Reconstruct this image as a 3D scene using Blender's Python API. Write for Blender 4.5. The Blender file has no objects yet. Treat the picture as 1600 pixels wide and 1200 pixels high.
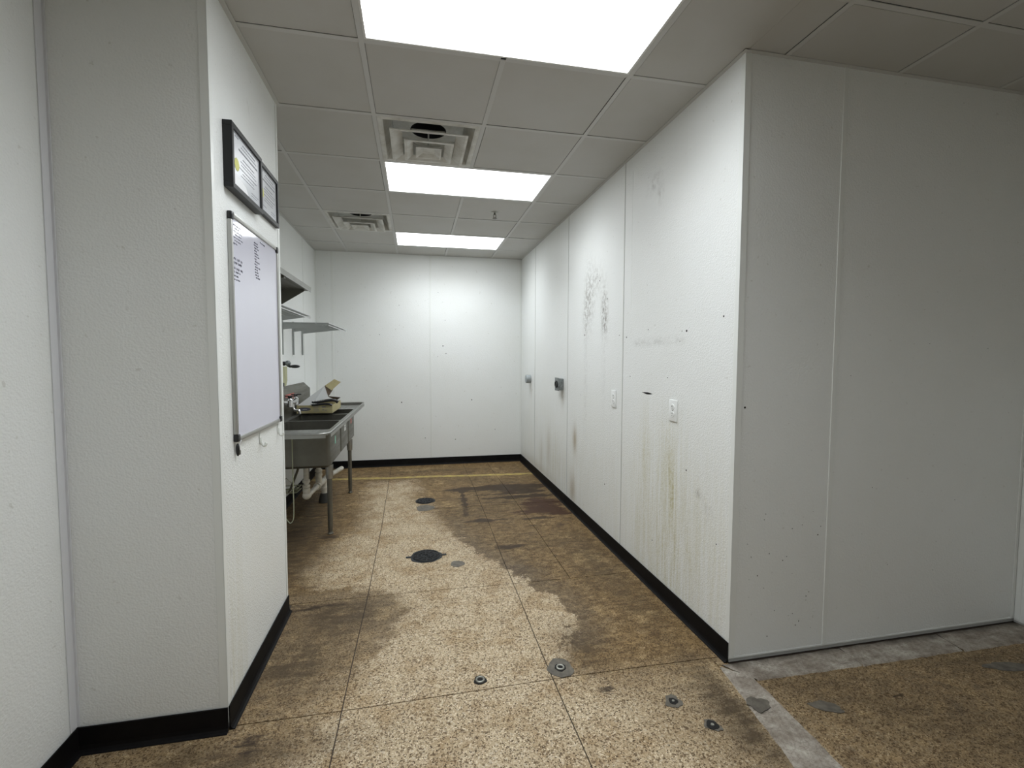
import bpy, bmesh, math, random
import numpy as np
from mathutils import Matrix, Vector
random.seed(7)
S = bpy.context.scene
C = bpy.data.collections.new('kitchen'); S.collection.children.link(C)

# ---------------------------------------------------------------- camera
CZ = 1.4194
cam_d = bpy.data.cameras.new('camera'); cam = bpy.data.objects.new('camera', cam_d); C.objects.link(cam)
right = Vector((0.97936, -0.2021, 0.00269)); fwd = Vector((0.20194, 0.97786, -0.05482)); up = Vector((0.00845, 0.05423, 0.99849))
R = Matrix((right, up, -fwd)).transposed().to_4x4()
cam.matrix_world = Matrix.Translation((0, 0, CZ)) @ R
cam_d.sensor_width = 36.0; cam_d.lens = 731.1 / 1600 * 36.0; cam_d.clip_start = 0.02
S.camera = cam

# ---------------------------------------------------------------- world, light, exposure
w = bpy.data.worlds.new('world'); S.world = w; w.use_nodes = True
w.node_tree.nodes['Background'].inputs[0].default_value = (0.6, 0.65, 0.7, 1)
w.node_tree.nodes['Background'].inputs[1].default_value = 0.05
S.view_settings.view_transform = 'Standard'; S.view_settings.look = 'None'
S.view_settings.gamma = 1.0; S.view_settings.use_curve_mapping = False
S.view_settings.exposure = 0.0
PANEL = 4.9                       # radiance of the lit troffers
LAMP = 10.8                       # watts of each troffer's downward lamp
S.cycles.max_bounces = 12; S.cycles.diffuse_bounces = 8

# ---------------------------------------------------------------- dimensions
H = 2.7534; XR = 1.4241; YB = 6.2706; YF = 1.8657; XC = -0.71; YC = 1.8919; YC2 = 2.7456
XL = -1.2009; XA = -1.2197; XE = 3.1681; T = 0.6096; GX = -0.2124; GY = 2.1352; BB = 0.0948
YN = -2.75
PT = 0.003                        # wall panel thickness

# ---------------------------------------------------------------- materials
def mat(name, col, rough=0.5, metal=0.0, spec=0.5):
    m = bpy.data.materials.new(name); m.use_nodes = True
    b = m.node_tree.nodes['Principled BSDF']
    b.inputs['Base Color'].default_value = (*col, 1); b.inputs['Roughness'].default_value = rough
    b.inputs['Metallic'].default_value = metal; b.inputs['Specular IOR Level'].default_value = spec
    return m
class N:
    def __init__(s, m): s.t = m.node_tree; s.b = s.t.nodes['Principled BSDF']
    def new(s, typ, **k):
        n = s.t.nodes.new(typ)
        for a, v in k.items(): setattr(n, a, v)
        return n
    def link(s, a, b): s.t.links.new(a, b)
    def coord(s): return s.new('ShaderNodeTexCoord').outputs['Object']
    def noise(s, scale, detail=4, rough=.55, vec=None, dist=0):
        n = s.new('ShaderNodeTexNoise'); n.inputs['Scale'].default_value = scale; n.inputs['Detail'].default_value = detail
        n.inputs['Roughness'].default_value = rough; n.inputs['Distortion'].default_value = dist
        s.link(vec if vec else s.coord(), n.inputs['Vector']); return n.outputs['Fac']
    def mapping(s, sc, vec=None):
        n = s.new('ShaderNodeMapping'); n.inputs['Scale'].default_value = sc; s.link(vec if vec else s.coord(), n.inputs['Vector']); return n.outputs[0]
    def ramp(s, fac, stops, interp='LINEAR'):
        n = s.new('ShaderNodeValToRGB'); n.color_ramp.interpolation = interp
        e = n.color_ramp.elements
        while len(e) > 1: e.remove(e[-1])
        e[0].position = stops[0][0]; e[0].color = (*stops[0][1], 1)
        for p, c in stops[1:]:
            k = e.new(p); k.color = (*c, 1)
        s.link(fac, n.inputs[0]); return n.outputs[0]
    def mr(s, v, a, b, c=0., d=1., smooth=False):
        n = s.new('ShaderNodeMapRange'); n.interpolation_type = 'SMOOTHSTEP' if smooth else 'LINEAR'
        for i, x in enumerate((a, b, c, d)): n.inputs[i + 1].default_value = x
        s.link(v, n.inputs[0]); return n.outputs[0]
    def math(s, op, a, b=0.):
        n = s.new('ShaderNodeMath', operation=op)
        for i, x in enumerate((a, b)):
            if isinstance(x, (int, float)): n.inputs[i].default_value = x
            else: s.link(x, n.inputs[i])
        return n.outputs[0]
    def mix(s, f, a, b, blend='MIX'):
        n = s.new('ShaderNodeMix', data_type='RGBA', blend_type=blend)
        for i, x in ((0, f), (6, a), (7, b)):
            if isinstance(x, (int, float)): n.inputs[i].default_value = x
            elif isinstance(x, tuple): n.inputs[i].default_value = (*x, 1)
            else: s.link(x, n.inputs[i])
        return n.outputs[2]
    def attr(s, name): return s.new('ShaderNodeAttribute', attribute_name=name).outputs['Fac']
    def bump(s, h, strength, dist=.002):
        n = s.new('ShaderNodeBump'); n.inputs['Strength'].default_value = strength; n.inputs['Distance'].default_value = dist
        s.link(h, n.inputs['Height']); s.link(n.outputs[0], s.b.inputs['Normal'])
def rgb(r, g, b):
    f = lambda c: (c / 255 / 12.92) if c / 255 <= .04045 else ((c / 255 + .055) / 1.055) ** 2.4
    return (f(r), f(g), f(b))

WALLC = (0.835, 0.855, 0.848)
def frp_material(name, stains=False):
    m = mat(name, WALLC, .38, spec=.34); n = N(m)
    c = n.coord()
    big = n.noise(1.6, 4, .6, c)
    col = n.mix(n.mr(big, .35, .75, 0, .5), WALLC, (0.79, 0.805, 0.775))
    speck = n.noise(38, 2, .5, c)
    col = n.mix(n.mr(speck, .70, .76, 0, .28), col, (0.40, 0.38, 0.32))
    if stains:
        st = n.mapping((1, 22, .9), c); sn = n.noise(2.2, 7, .72, st)
        fine = n.noise(26, 5, .7, c)
        y = n.math('MULTIPLY', n.math('MULTIPLY', n.attr('yellow'), n.mr(sn, .40, .60, .12, 1.0)), n.mr(n.noise(55, 5, .75, c), .35, .62, .45, 1.15))
        col = n.mix(n.math('MINIMUM', y, 1.), col, (0.47, 0.43, 0.20))
        g = n.math('MULTIPLY', n.attr('scuff'), n.mr(fine, .42, .62, 0, 1))
        col = n.mix(n.math('MINIMUM', g, 1.), col, (0.17, 0.15, 0.12))
        b = n.math('MULTIPLY', n.attr('brown'), n.mr(sn, .2, .7, .5, 1.2))
        col = n.mix(n.math('MINIMUM', b, 1.), col, (0.30, 0.22, 0.10))
    n.link(col, n.b.inputs['Base Color'])
    vo = n.new('ShaderNodeTexVoronoi'); vo.feature = 'SMOOTH_F1'; vo.inputs['Scale'].default_value = 150; n.link(c, vo.inputs['Vector'])
    h = n.math('ADD', vo.outputs['Distance'], n.noise(85, 3, .5, c))
    n.bump(h, .75, .0016)
    n.link(n.mr(n.noise(3, 3, .5, c), .3, .7, .34, .50), n.b.inputs['Roughness'])
    return m
M = {}
M['frp'] = frp_material('white_pebbled_panel'); M['frp_stained'] = frp_material('white_pebbled_panel_stained', True)
M['pvc'] = mat('white_pvc_trim', (0.80, 0.82, 0.80), .35)
M['pvc_grey'] = mat('grey_white_pvc_trim', (0.72, 0.73, 0.76), .35)
M['core'] = mat('wall_core', (0.5, 0.5, 0.48), .8)
M['hole'] = mat('dark_hole', (0.012, 0.011, 0.01), .9)
M['base'] = mat('black_vinyl_base', (0.004, 0.004, 0.005), .6, spec=.15)
n = N(M['base']); n.link(n.ramp(n.noise(9, 4), [(.3, (.003, .003, .0035)), (.8, (.009, .008, .008))]), n.b.inputs['Base Color'])
M['tile'] = mat('ceiling_tile', (0.56, 0.555, 0.53), .6)
n = N(M['tile']); n.link(n.mix(n.mr(n.noise(2.2, 4), .4, .8, 0, .6), (0.50, 0.495, 0.475), (0.43, 0.42, 0.375)), n.b.inputs['Base Color'])
n.bump(n.noise(90, 4, .7), .3, .001)
M['tee'] = mat('ceiling_tee', (0.54, 0.54, 0.525), .5)
M['lamp_frame'] = mat('white_troffer_frame', (0.7, 0.7, 0.68), .5)
M['diffuser'] = mat('lit_diffuser', (0.9, 0.9, 0.9), .4)
b = M['diffuser'].node_tree.nodes['Principled BSDF']; b.inputs['Emission Color'].default_value = (0.965, 1, 1.02, 1); b.inputs['Emission Strength'].default_value = PANEL
M['vent'] = mat('vent_painted_metal', (0.62, 0.62, 0.58), .45)
n = N(M['vent']); n.link(n.mix(n.mr(n.noise(7, 5, .65), .42, .75, 0, .8), (0.64, 0.64, 0.61), (0.33, 0.31, 0.24)), n.b.inputs['Base Color'])
M['duct'] = mat('dark_duct', (0.03, 0.03, 0.032), .6, .3)
def steel(name, col, rough=.34, metal=.9):
    m = mat(name, col, rough, metal); n = N(m)
    st = n.noise(30, 4, .6, n.mapping((1, .06, 1)))
    n.link(n.mr(st, .3, .7, rough - .06, rough + .12), n.b.inputs['Roughness'])
    sm = n.noise(6, 5, .65)
    n.link(n.mix(n.mr(sm, .4, .75, 0, .5), tuple(col), tuple(x * .62 for x in col)), n.b.inputs['Base Color'])
    return m
M['steel'] = steel('brushed_stainless', (0.36, 0.36, 0.34)); M['steel_dark'] = steel('dull_stainless', (0.165, 0.16, 0.135), .40, .75)
M['chrome'] = mat('chrome', (0.75, 0.75, 0.76), .12, 1.)
M['grey_wire'] = mat('grey_coated_wire', (0.33, 0.35, 0.34), .4, .3)
M['bracket'] = mat('grey_painted_bracket', (0.36, 0.38, 0.37), .45, .2)
M['pipe'] = mat('off_white_pipe', (0.62, 0.59, 0.52), .4)
n = N(M['pipe']); n.link(n.mix(n.mr(n.noise(25, 4), .45, .8, 0, .6), (0.62, 0.60, 0.53), (0.34, 0.30, 0.22)), n.b.inputs['Base Color'])
M['black'] = mat('black_plastic', (0.012, 0.012, 0.013), .3)
M['black_frame'] = mat('black_picture_frame', (0.012, 0.013, 0.014), .42, spec=.35)
M['rubber'] = mat('dark_rubber', (0.04, 0.04, 0.035), .7)
M['board'] = mat('whiteboard_gloss', (0.66, 0.66, 0.76), .07, spec=.6)
n = N(M['board']); n.bump(n.noise(1.8, 2), .25, .02)
M['alu'] = mat('aluminium_frame', (0.45, 0.45, 0.43), .35, .7)
M['ink'] = mat('dark_marker_ink', (0.09, 0.09, 0.12), .6)
M['paper'] = mat('certificate_paper', (0.72, 0.74, 0.78), .25)
n = N(M['paper']); n.link(n.mix(n.mr(n.noise(14, 3), .4, .7, 0, .5), (0.72, 0.74, 0.78), (0.60, 0.63, 0.68)), n.b.inputs['Base Color'])
M['white_card'] = mat('white_card', (0.85, 0.86, 0.88), .4)
M['seal'] = mat('yellow_seal', (0.62, 0.62, 0.16), .5)
M['print_grey'] = mat('grey_print', (0.16, 0.17, 0.20), .5)
M['hook'] = mat('white_plastic_hook', (0.78, 0.80, 0.77), .3)
M['plate'] = mat('white_outlet_plate', (0.85, 0.87, 0.86), .3)
M['slot'] = mat('outlet_slot', (0.08, 0.08, 0.08), .6)
M['box_grey'] = mat('grey_cast_box', (0.22, 0.24, 0.24), .5, .3)
n = N(M['box_grey']); n.link(n.ramp(n.noise(60, 4), [(.3, (.12, .14, .14)), (.7, (.30, .32, .32))]), n.b.inputs['Base Color'])
M['conduit'] = mat('grey_conduit_cap', (0.34, 0.37, 0.38), .5, .2)
M['card'] = mat('tan_cardboard', (0.42, 0.37, 0.20), .8)
n = N(M['card']); n.link(n.mix(n.noise(18, 4), (0.47, 0.42, 0.23), (0.34, 0.29, 0.15)), n.b.inputs['Base Color'])
M['card_grey'] = mat('grey_coated_card', (0.40, 0.41, 0.41), .55)
M['card_in'] = mat('brown_card_inside', (0.10, 0.07, 0.045), .8)
M['tan'] = mat('tan_sheet', (0.46, 0.46, 0.28), .7)
M['red'] = mat('pink_red_sticker', (0.62, 0.16, 0.13), .5)
M['green'] = mat('green_white_sticker', (0.25, 0.62, 0.48), .5)
M['white_sticker'] = mat('white_sticker', (0.75, 0.76, 0.74), .5)
M['iron'] = mat('black_cast_iron', (0.018, 0.020, 0.022), .55, .3)
n = N(M['iron']); n.bump(n.noise(120, 4), .6, .003)
M['ring'] = mat('worn_brass_ring', (0.36, 0.36, 0.32), .35, .6)
M['patch'] = mat('grey_mortar_patch', (0.13, 0.135, 0.125), .7)
n = N(M['patch']); n.link(n.ramp(n.noise(30, 5), [(.3, (.075, .066, .052)), (.7, (.16, .143, .115))]), n.b.inputs['Base Color'])
M['yellow'] = mat('worn_yellow_line', (0.52, 0.38, 0.08), .7)
n = N(M['yellow']); n.link(n.mix(n.mr(n.noise(14, 5, .7), .4, .62, 0, 1), (0.46, 0.35, 0.09), (0.27, 0.20, 0.09)), n.b.inputs['Base Color'])
M['joint'] = mat('floor_joint_fill', (0.055, 0.040, 0.030), .8)
M['tube'] = mat('clear_green_tube', (0.36, 0.38, 0.27), .35)
M['dark_tube'] = mat('dark_hose', (0.10, 0.095, 0.07), .5)
M['mirror_grey'] = M['chrome']

# terrazzo floor
def terrazzo():
    m = mat('terrazzo', (0.5, 0.42, 0.3), .5); n = N(m); c = n.coord()
    def vor(scale, rnd=1.):
        v = n.new('ShaderNodeTexVoronoi'); v.inputs['Scale'].default_value = scale; v.inputs['Randomness'].default_value = rnd
        n.link(c, v.inputs['Vector']); s_ = n.new('ShaderNodeSeparateColor'); n.link(v.outputs['Color'], s_.inputs[0]); return s_.outputs[0], v.outputs['Distance']
    a, _ = vor(250); b2, _ = vor(135)
    base = n.ramp(a, [(0, (.085, .055, .028)), (.10, (.22, .155, .085)), (.17, (.42, .325, .205)), (.45, (.48, .38, .25)), (.75, (.58, .475, .325)), (.92, (.76, .66, .49))], 'CONSTANT')
    base = n.mix(n.mr(b2, .88, .90, 0, .75), base, (.12, .075, .038))
    base = n.mix(n.mr(b2, .08, .06, 0, .5), base, (.66, .58, .45))
    # clean / dirty boundary
    nz = n.noise(9, 8, .68, c); nz2 = n.noise(45, 4, .6, c)
    d = n.math('ADD', n.attr('clean'), n.math('MULTIPLY', n.math('SUBTRACT', nz, .5), .38))
    d = n.math('ADD', d, n.math('MULTIPLY', n.math('SUBTRACT', nz2, .5), .09))
    soft = n.attr('soft')
    dirty = n.math('SUBTRACT', .5, n.math('DIVIDE', d, n.math('MULTIPLY', soft, 2.)))
    dirty = n.mr(dirty, 0, 1, 0, 1, True)
    edge = n.math('MULTIPLY', n.mr(d, -.26, -.02, 0, 1, True), n.math('MULTIPLY', dirty, n.mr(soft, .02, .06, 1, 0)))
    vary = n.noise(2.6, 7, .66, c, .6)
    fine = n.noise(16, 6, .7, n.mapping((.55, 1.3, 1), c))
    film = n.ramp(vary, [(.34, (.30, .22, .125)), (.44, (.62, .51, .33)), (.53, (.46, .37, .235)), (.64, (.96, .85, .62))])
    film = n.mix(n.mr(fine, .36, .68, 0, .85), film, n.mix(.6, film, (.16, .11, .06)))
    dcol = n.mix(1., base, film, 'MULTIPLY')
    dcol = n.mix(.22, dcol, n.mix(1., (.42, .33, .22), film, 'MULTIPLY'))
    dcol = n.mix(n.math('MULTIPLY', edge, .78), dcol, n.mix(.35, (.125, .102, .076), dcol))
    mott = n.noise(22, 9, .78, n.mapping((.7, 1.2, 1), c))
    dcol = n.mix(n.mr(mott, .49, .57, 0, .70), dcol, n.mix(1., dcol, (.42, .36, .28), 'MULTIPLY'))
    dcol = n.mix(n.mr(mott, .46, .38, 0, .50), dcol, n.mix(1., base, (.80, .74, .62), 'MULTIPLY'))
    dcol = n.mix(n.attr('film'), base, dcol)
    col = n.mix(dirty, n.mix(n.mr(n.noise(5, 8, .74, c), .47, .62, 0, .75), base, n.mix(1., base, (.66, .56, .43), 'MULTIPLY')), dcol)
    # soft grime, crisp dark stains, red-brown stains
    g = n.math('MULTIPLY', n.attr('grime'), n.mr(fine, .3, .62, .45, 1.15))
    col = n.mix(n.math('MINIMUM', n.math('MULTIPLY', g, .92), .9), col, (.060, .042, .024))
    sn = n.noise(11, 9, .74, n.mapping((.5, 1.7, 1), c))
    k = n.math('ADD', n.attr('stain'), n.math('MULTIPLY', n.math('SUBTRACT', sn, .5), 1.9))
    col = n.mix(n.mr(k, .30, .52, 0, .88, True), col, (.034, .022, .014))
    kr = n.math('ADD', n.attr('red'), n.math('MULTIPLY', n.math('SUBTRACT', sn, .5), 2.0))
    col = n.mix(n.mr(kr, .26, .50, 0, .9, True), col, (.045, .019, .011))
    n.link(col, n.b.inputs['Base Color'])
    n.link(n.mr(vary, .3, .7, .52, .70), n.b.inputs['Roughness'])
    n.b.inputs['Specular IOR Level'].default_value = .22
    n.bump(n.noise(70, 4, .6, c), .18, .002)
    return m
M['terrazzo'] = terrazzo()
M['concrete'] = mat('pale_concrete', (0.34, 0.315, 0.27), .75); n = N(M['concrete']); c_ = n.coord()
cc = n.ramp(n.noise(6, 8, .72, c_), [(.32, (.12, .095, .07)), (.43, (.25, .215, .175)), (.54, (.36, .325, .275)), (.66, (.50, .465, .40))])
cc = n.mix(n.mr(n.noise(95, 6, .8, c_), .47, .60, 0, .55), cc, (.13, .10, .075))
cc = n.mix(n.mr(n.noise(13, 7, .75, n.mapping((.5, 1.6, 1), c_)), .54, .66, 0, .6), cc, (.10, .075, .055))
sx_ = n.new('ShaderNodeSeparateXYZ'); n.link(c_, sx_.inputs[0])
ed = n.math('ADD', sx_.outputs['Y'], n.math('MULTIPLY', n.math('SUBTRACT', n.noise(8, 5, .6, c_), .5), .10))
cc = n.mix(n.mr(ed, 1.81, 1.86, 0, .85), cc, (.05, .042, .032))  # grime along the wall, with the wall's shadow strip painted in
n.link(cc, n.b.inputs['Base Color']); n.bump(n.noise(30, 6, .7, c_), .5, .006)

# ---------------------------------------------------------------- helpers
def setp(o, label=None, cat=None, group=None, kind=None):
    if label: o['label'] = label
    if cat: o['category'] = cat
    if group: o['group'] = group
    if kind: o['kind'] = kind
    return o
def root_loc(p):
    while p is not None and p.parent is not None: p = p.parent
    return p.location.copy() if p is not None else Vector((0, 0, 0))
def thing(name, label, cat, loc, group=None):
    o = bpy.data.objects.new(name, None); C.objects.link(o); o.location = loc; o.empty_display_size = .05
    return setp(o, label, cat, group)
class G:
    """collects shapes in world coordinates and links them as one mesh object"""
    def __init__(s): s.bm = bmesh.new()
    def box(s, x0, x1, y0, y1, z0, z1, bev=0, seg=2):
        t = bmesh.new(); bmesh.ops.create_cube(t, size=1)
        for v in t.verts: v.co = Vector((x0 + (v.co.x + .5) * (x1 - x0), y0 + (v.co.y + .5) * (y1 - y0), z0 + (v.co.z + .5) * (z1 - z0)))
        if bev: bmesh.ops.bevel(t, geom=t.edges[:] , offset=bev, segments=seg, affect='EDGES', profile=.6)
        return s.add(t)
    def add(s, t, mx=None):
        if mx is not None: t.transform(mx)
        me = bpy.data.meshes.new('tmp'); t.to_mesh(me); s.bm.from_mesh(me); bpy.data.meshes.remove(me); t.free(); return s
    def lathe(s, p0, axis, prof, n=24, cap=True):
        """prof: list of (dist along axis, radius)"""
        a = Vector(axis).normalized(); q = a.to_track_quat('Z', 'Y').to_matrix(); rings = []
        t = bmesh.new()
        for d, r in prof:
            rings.append([t.verts.new(Vector(p0) + a * d + q @ Vector((r * math.cos(2 * math.pi * k / n), r * math.sin(2 * math.pi * k / n), 0))) for k in range(n)])
        for A, B in zip(rings, rings[1:]):
            for k in range(n): t.faces.new((A[k], A[(k + 1) % n], B[(k + 1) % n], B[k]))
        if cap: t.faces.new(rings[0][::-1]); t.faces.new(rings[-1])
        return s.add(t)
    def cyl(s, p0, p1, r, r1=None, n=16):
        d = Vector(p1) - Vector(p0); return s.lathe(p0, d, [(0, r), (d.length, r if r1 is None else r1)], n)
    def tube(s, pts, r, n=8, smooth=0):
        P = [Vector(p) for p in pts]; n0 = len(P)
        for _ in range(smooth):
            Q = [P[0]]
            for a, b in zip(P, P[1:]): Q += [a * .75 + b * .25, a * .25 + b * .75]
            Q.append(P[-1]); P = Q
        t = bmesh.new(); rings = []; ref = Vector((0, 0, 1)) if abs((P[1] - P[0]).normalized().z) < .9 else Vector((1, 0, 0))
        for i, p in enumerate(P):
            d = (P[min(i + 1, len(P) - 1)] - P[max(i - 1, 0)]).normalized()
            u = (ref - d * ref.dot(d)).normalized(); v = d.cross(u); ref = u
            rr = float(np.interp(i / (len(P) - 1), np.linspace(0, 1, len(r)), r)) if isinstance(r, (list, tuple)) else r
            rings.append([t.verts.new(p + (u * math.cos(2 * math.pi * k / n) + v * math.sin(2 * math.pi * k / n)) * rr) for k in range(n)])
        for A, B in zip(rings, rings[1:]):
            for k in range(n): t.faces.new((A[k], A[(k + 1) % n], B[(k + 1) % n], B[k]))
        t.faces.new(rings[0][::-1]); t.faces.new(rings[-1]); return s.add(t)
    def prism(s, pts, off):
        """polygon (3D points) extruded by vector off"""
        t = bmesh.new(); A = [t.verts.new(Vector(p)) for p in pts]; B = [t.verts.new(Vector(p) + Vector(off)) for p in pts]; n = len(pts)
        t.faces.new(A[::-1]); t.faces.new(B)
        for k in range(n): t.faces.new((A[k], A[(k + 1) % n], B[(k + 1) % n], B[k]))
        bmesh.ops.recalc_face_normals(t, faces=t.faces[:]); return s.add(t)
    def sphere(s, c, r, sc=(1, 1, 1)):
        t = bmesh.new(); bmesh.ops.create_uvsphere(t, u_segments=20, v_segments=12, radius=r)
        for v in t.verts: v.co = Vector((v.co.x * sc[0], v.co.y * sc[1], v.co.z * sc[2])) + Vector(c)
        return s.add(t)
    def build(s, name, m, parent=None, smooth=False, **k):
        bmesh.ops.recalc_face_normals(s.bm, faces=s.bm.faces[:])
        L = root_loc(parent)
        if L.length: s.bm.transform(Matrix.Translation(-L))
        me = bpy.data.meshes.new(name); s.bm.to_mesh(me); s.bm.free()
        me.materials.append(m)
        if smooth:
            me.polygons.foreach_set('use_smooth', [True] * len(me.polygons))
            try: me.set_sharp_from_angle(angle=math.radians(38))
            except Exception: pass
        o = bpy.data.objects.new(name, me); C.objects.link(o); o.parent = parent
        return setp(o, **k)
def gauss(P, cx, cy, rx, ry, a=1., rot=0.):
    dx, dy = P[:, 0] - cx, P[:, 1] - cy
    c, s_ = math.cos(rot), math.sin(rot); u, v = dx * c + dy * s_, -dx * s_ + dy * c
    return a * np.exp(-((u / rx) ** 2 + (v / ry) ** 2))
def segd(P, a, b):
    a = np.array(a); b = np.array(b); d = b - a; t = np.clip(((P - a) @ d) / (d @ d), 0, 1)
    return np.linalg.norm(P - (a + t[:, None] * d), axis=1)
def sdf(P, poly):
    """signed distance, positive inside"""
    ins = np.zeros(len(P), bool); dist = np.full(len(P), 9.)
    for i in range(len(poly)):
        a, b = poly[i], poly[(i + 1) % len(poly)]
        dist = np.minimum(dist, segd(P, a, b))
        cond = ((a[1] > P[:, 1]) != (b[1] > P[:, 1]))
        with np.errstate(divide='ignore', invalid='ignore'):
            xi = (b[0] - a[0]) * (P[:, 1] - a[1]) / (b[1] - a[1] if b[1] != a[1] else 1e-9) + a[0]
        ins ^= cond & (P[:, 0] < xi)
    return np.where(ins, dist, -dist)
def struct(name, parent=None):
    o = bpy.data.objects.new(name, None); C.objects.link(o); o.empty_display_size = .1; o['kind'] = 'structure'; return o
def slab_struct(name, m, *boxes):
    g = G()
    for b_ in boxes: g.box(*b_)
    return g.build(name, m, None, kind='structure')

# ---------------------------------------------------------------- floor
floor = slab_struct('floor', M['joint'], (XA - .3, XE + .3, YN - .2, YB + .3, -.12, -.006))
clean_poly = [(.10, 4.55), (.20, 4.05), (.27, 3.78), (.36, 3.5), (.46, 3.25), (.62, 3.02), (.70, 2.80), (.80, 2.62), (.83, 2.35), (.74, 2.12), (.62, 2.02), (.74, 1.86),
              (.86, 1.70), (.98, 1.40), (1.05, .9), (1.05, -.5), (-.52, -.5), (-.52, 1.3), (-.42, 1.75), (-.33, 2.02), (-.24, 2.2), (-.13, 2.38), (-.08, 2.6), (-.14, 2.84),
              (-.30, 2.93), (-.62, 3.0), (-.70, 3.25), (-.62, 3.66), (-.46, 3.95), (-.46, 4.4), (-.50, 4.9), (-.48, 5.45), (-.05, 5.5), (.02, 5.1), (-.06, 4.8), (.0, 4.62)]
def floor_fields(P):
    cl = sdf(P, clean_poly)
    gr = (gauss(P, -.95, 4.2, .30, 1.0, 1.0) + gauss(P, -.9, 3.3, .24, .6, .6) + gauss(P, -.57, 2.35, .24, .33, .50) + gauss(P, -.36, 2.62, .24, .19, .75) + gauss(P, -.55, 2.2, .22, .16, .5)
          + gauss(P, -.45, 2.75, .25, .12, .4) + gauss(P, 1.05, 4.75, .50, .55, .60) + gauss(P, .6, 5.35, .6, .14, .35) + gauss(P, .75, 3.55, .45, .5, .30) + gauss(P, .35, 4.35, .25, .35, .25) + gauss(P, 1.2, 3.1, .16, .5, .35) + gauss(P, .80, 2.13, .13, .17, .7)
          + gauss(P, 1.25, 2.4, .12, .3, .3) + gauss(P, .55, 4.2, .35, .4, .35) + gauss(P, .2, 5.9, .9, .10, .55) + gauss(P, 1.25, 1.6, .06, .3, .6)
          + gauss(P, -.6, 1.75, .35, .08, .7) + gauss(P, -.8, 1.2, .3, .6, .35) + gauss(P, .75, 3.0, .12, .2, .35) + gauss(P, .9, 3.4, .3, .12, .3))
    gr += gauss(P, 1.22, 1.55, .13, .40, .55) + gauss(P, 1.28, 3.0, .14, .7, .35) + gauss(P, 1.05, 2.75, .2, .25, .25) + gauss(P, -.05, 5.55, 1.0, .12, .3) + gauss(P, -.35, 1.45, .3, .12, .3)
    gr += np.where(P[:, 0] > 1.46, .27 + .15 * np.sin(P[:, 0] * 7 + P[:, 1] * 9), 0) + np.where(P[:, 1] > 1.2, 0, .0)
    stn = (gauss(P, .95, 5.02, .60, .12, .74) + gauss(P, .95, 4.62, .5, .05, .5) + gauss(P, 1.25, 4.8, .16, .12, .5) + gauss(P, .9, 3.98, .5, .035, .42) + gauss(P, .75, 3.4, .2, .05, .4) + gauss(P, .83, 3.22, .05, .03, .4) + gauss(P, 1.15, 4.62, .30, .05, .5) + gauss(P, .75, 4.75, .3, .03, .45) + gauss(P, .98, 4.83, .22, .12, .50) + .62 * np.exp(-(segd(P, (.48, 5.02), (.44, 4.12)) / .028) ** 2)
           + gauss(P, .56, 4.0, .12, .06, .6) + gauss(P, .46, 4.98, .16, .07, .45) + gauss(P, .80, 4.47, .45, .035, .42) + gauss(P, .95, 3.78, .55, .04, .34)
           + gauss(P, -.66, 3.84, .16, .07, .5) + gauss(P, -.95, 4.0, .2, .3, .4) + gauss(P, -.85, 5.75, .3, .08, .4) + gauss(P, .25, 5.93, .35, .06, .40)
           + gauss(P, .79, 1.81, .06, .05, .45) + gauss(P, .68, 3.35, .14, .07, .33) + gauss(P, -.60, 2.78, .2, .06, .45) + gauss(P, -.58, 1.80, .10, .05, .5) + gauss(P, -.48, 1.62, .03, .025, .5)
           + gauss(P, 1.99, 1.53, .03, .012, .8, -.5) + gauss(P, 1.99, 1.46, .022, .013, .8, -.5) + gauss(P, 2.27, 1.63, .03, .015, .6)
           + gauss(P, 1.19, 2.24, .018, .012, .8) + gauss(P, 1.3, 1.35, .04, .25, .35) + gauss(P, .95, 3.55, .1, .05, .3) + gauss(P, 1.05, 3.95, .13, .05, .35))
    red = gauss(P, 1.20, 4.36, .24, .26, .66) + gauss(P, 1.05, 4.15, .34, .09, .45) + gauss(P, 1.30, 4.05, .12, .1, .35) + gauss(P, 1.0, 4.85, .14, .12, .3)
    x, y = P[:, 0], P[:, 1]
    st = lambda v, a, b: np.clip((v - a) / (b - a), 0, 1)
    rightness = st(x, .0, .35) * st(y, 1.95, 2.15) * (1 - st(y, 4.1, 4.5)); rightness = np.maximum(rightness, .80 * (x < .1) * st(y, 2.1, 2.3) * (1 - st(y, 2.95, 3.1)))
    soft = .012 + .13 * (1 - rightness)
    film = .95 - .50 * (1 - st(y, 1.75, 2.0)) * st(x, .2, .8) * (x < 1.45) - .22 * (x < -.1) * (y < 2.9) - .22 * (x > 1.45)
    return {'clean': cl, 'grime': gr, 'stain': stn, 'red': red, 'soft': soft, 'film': film}
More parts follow.
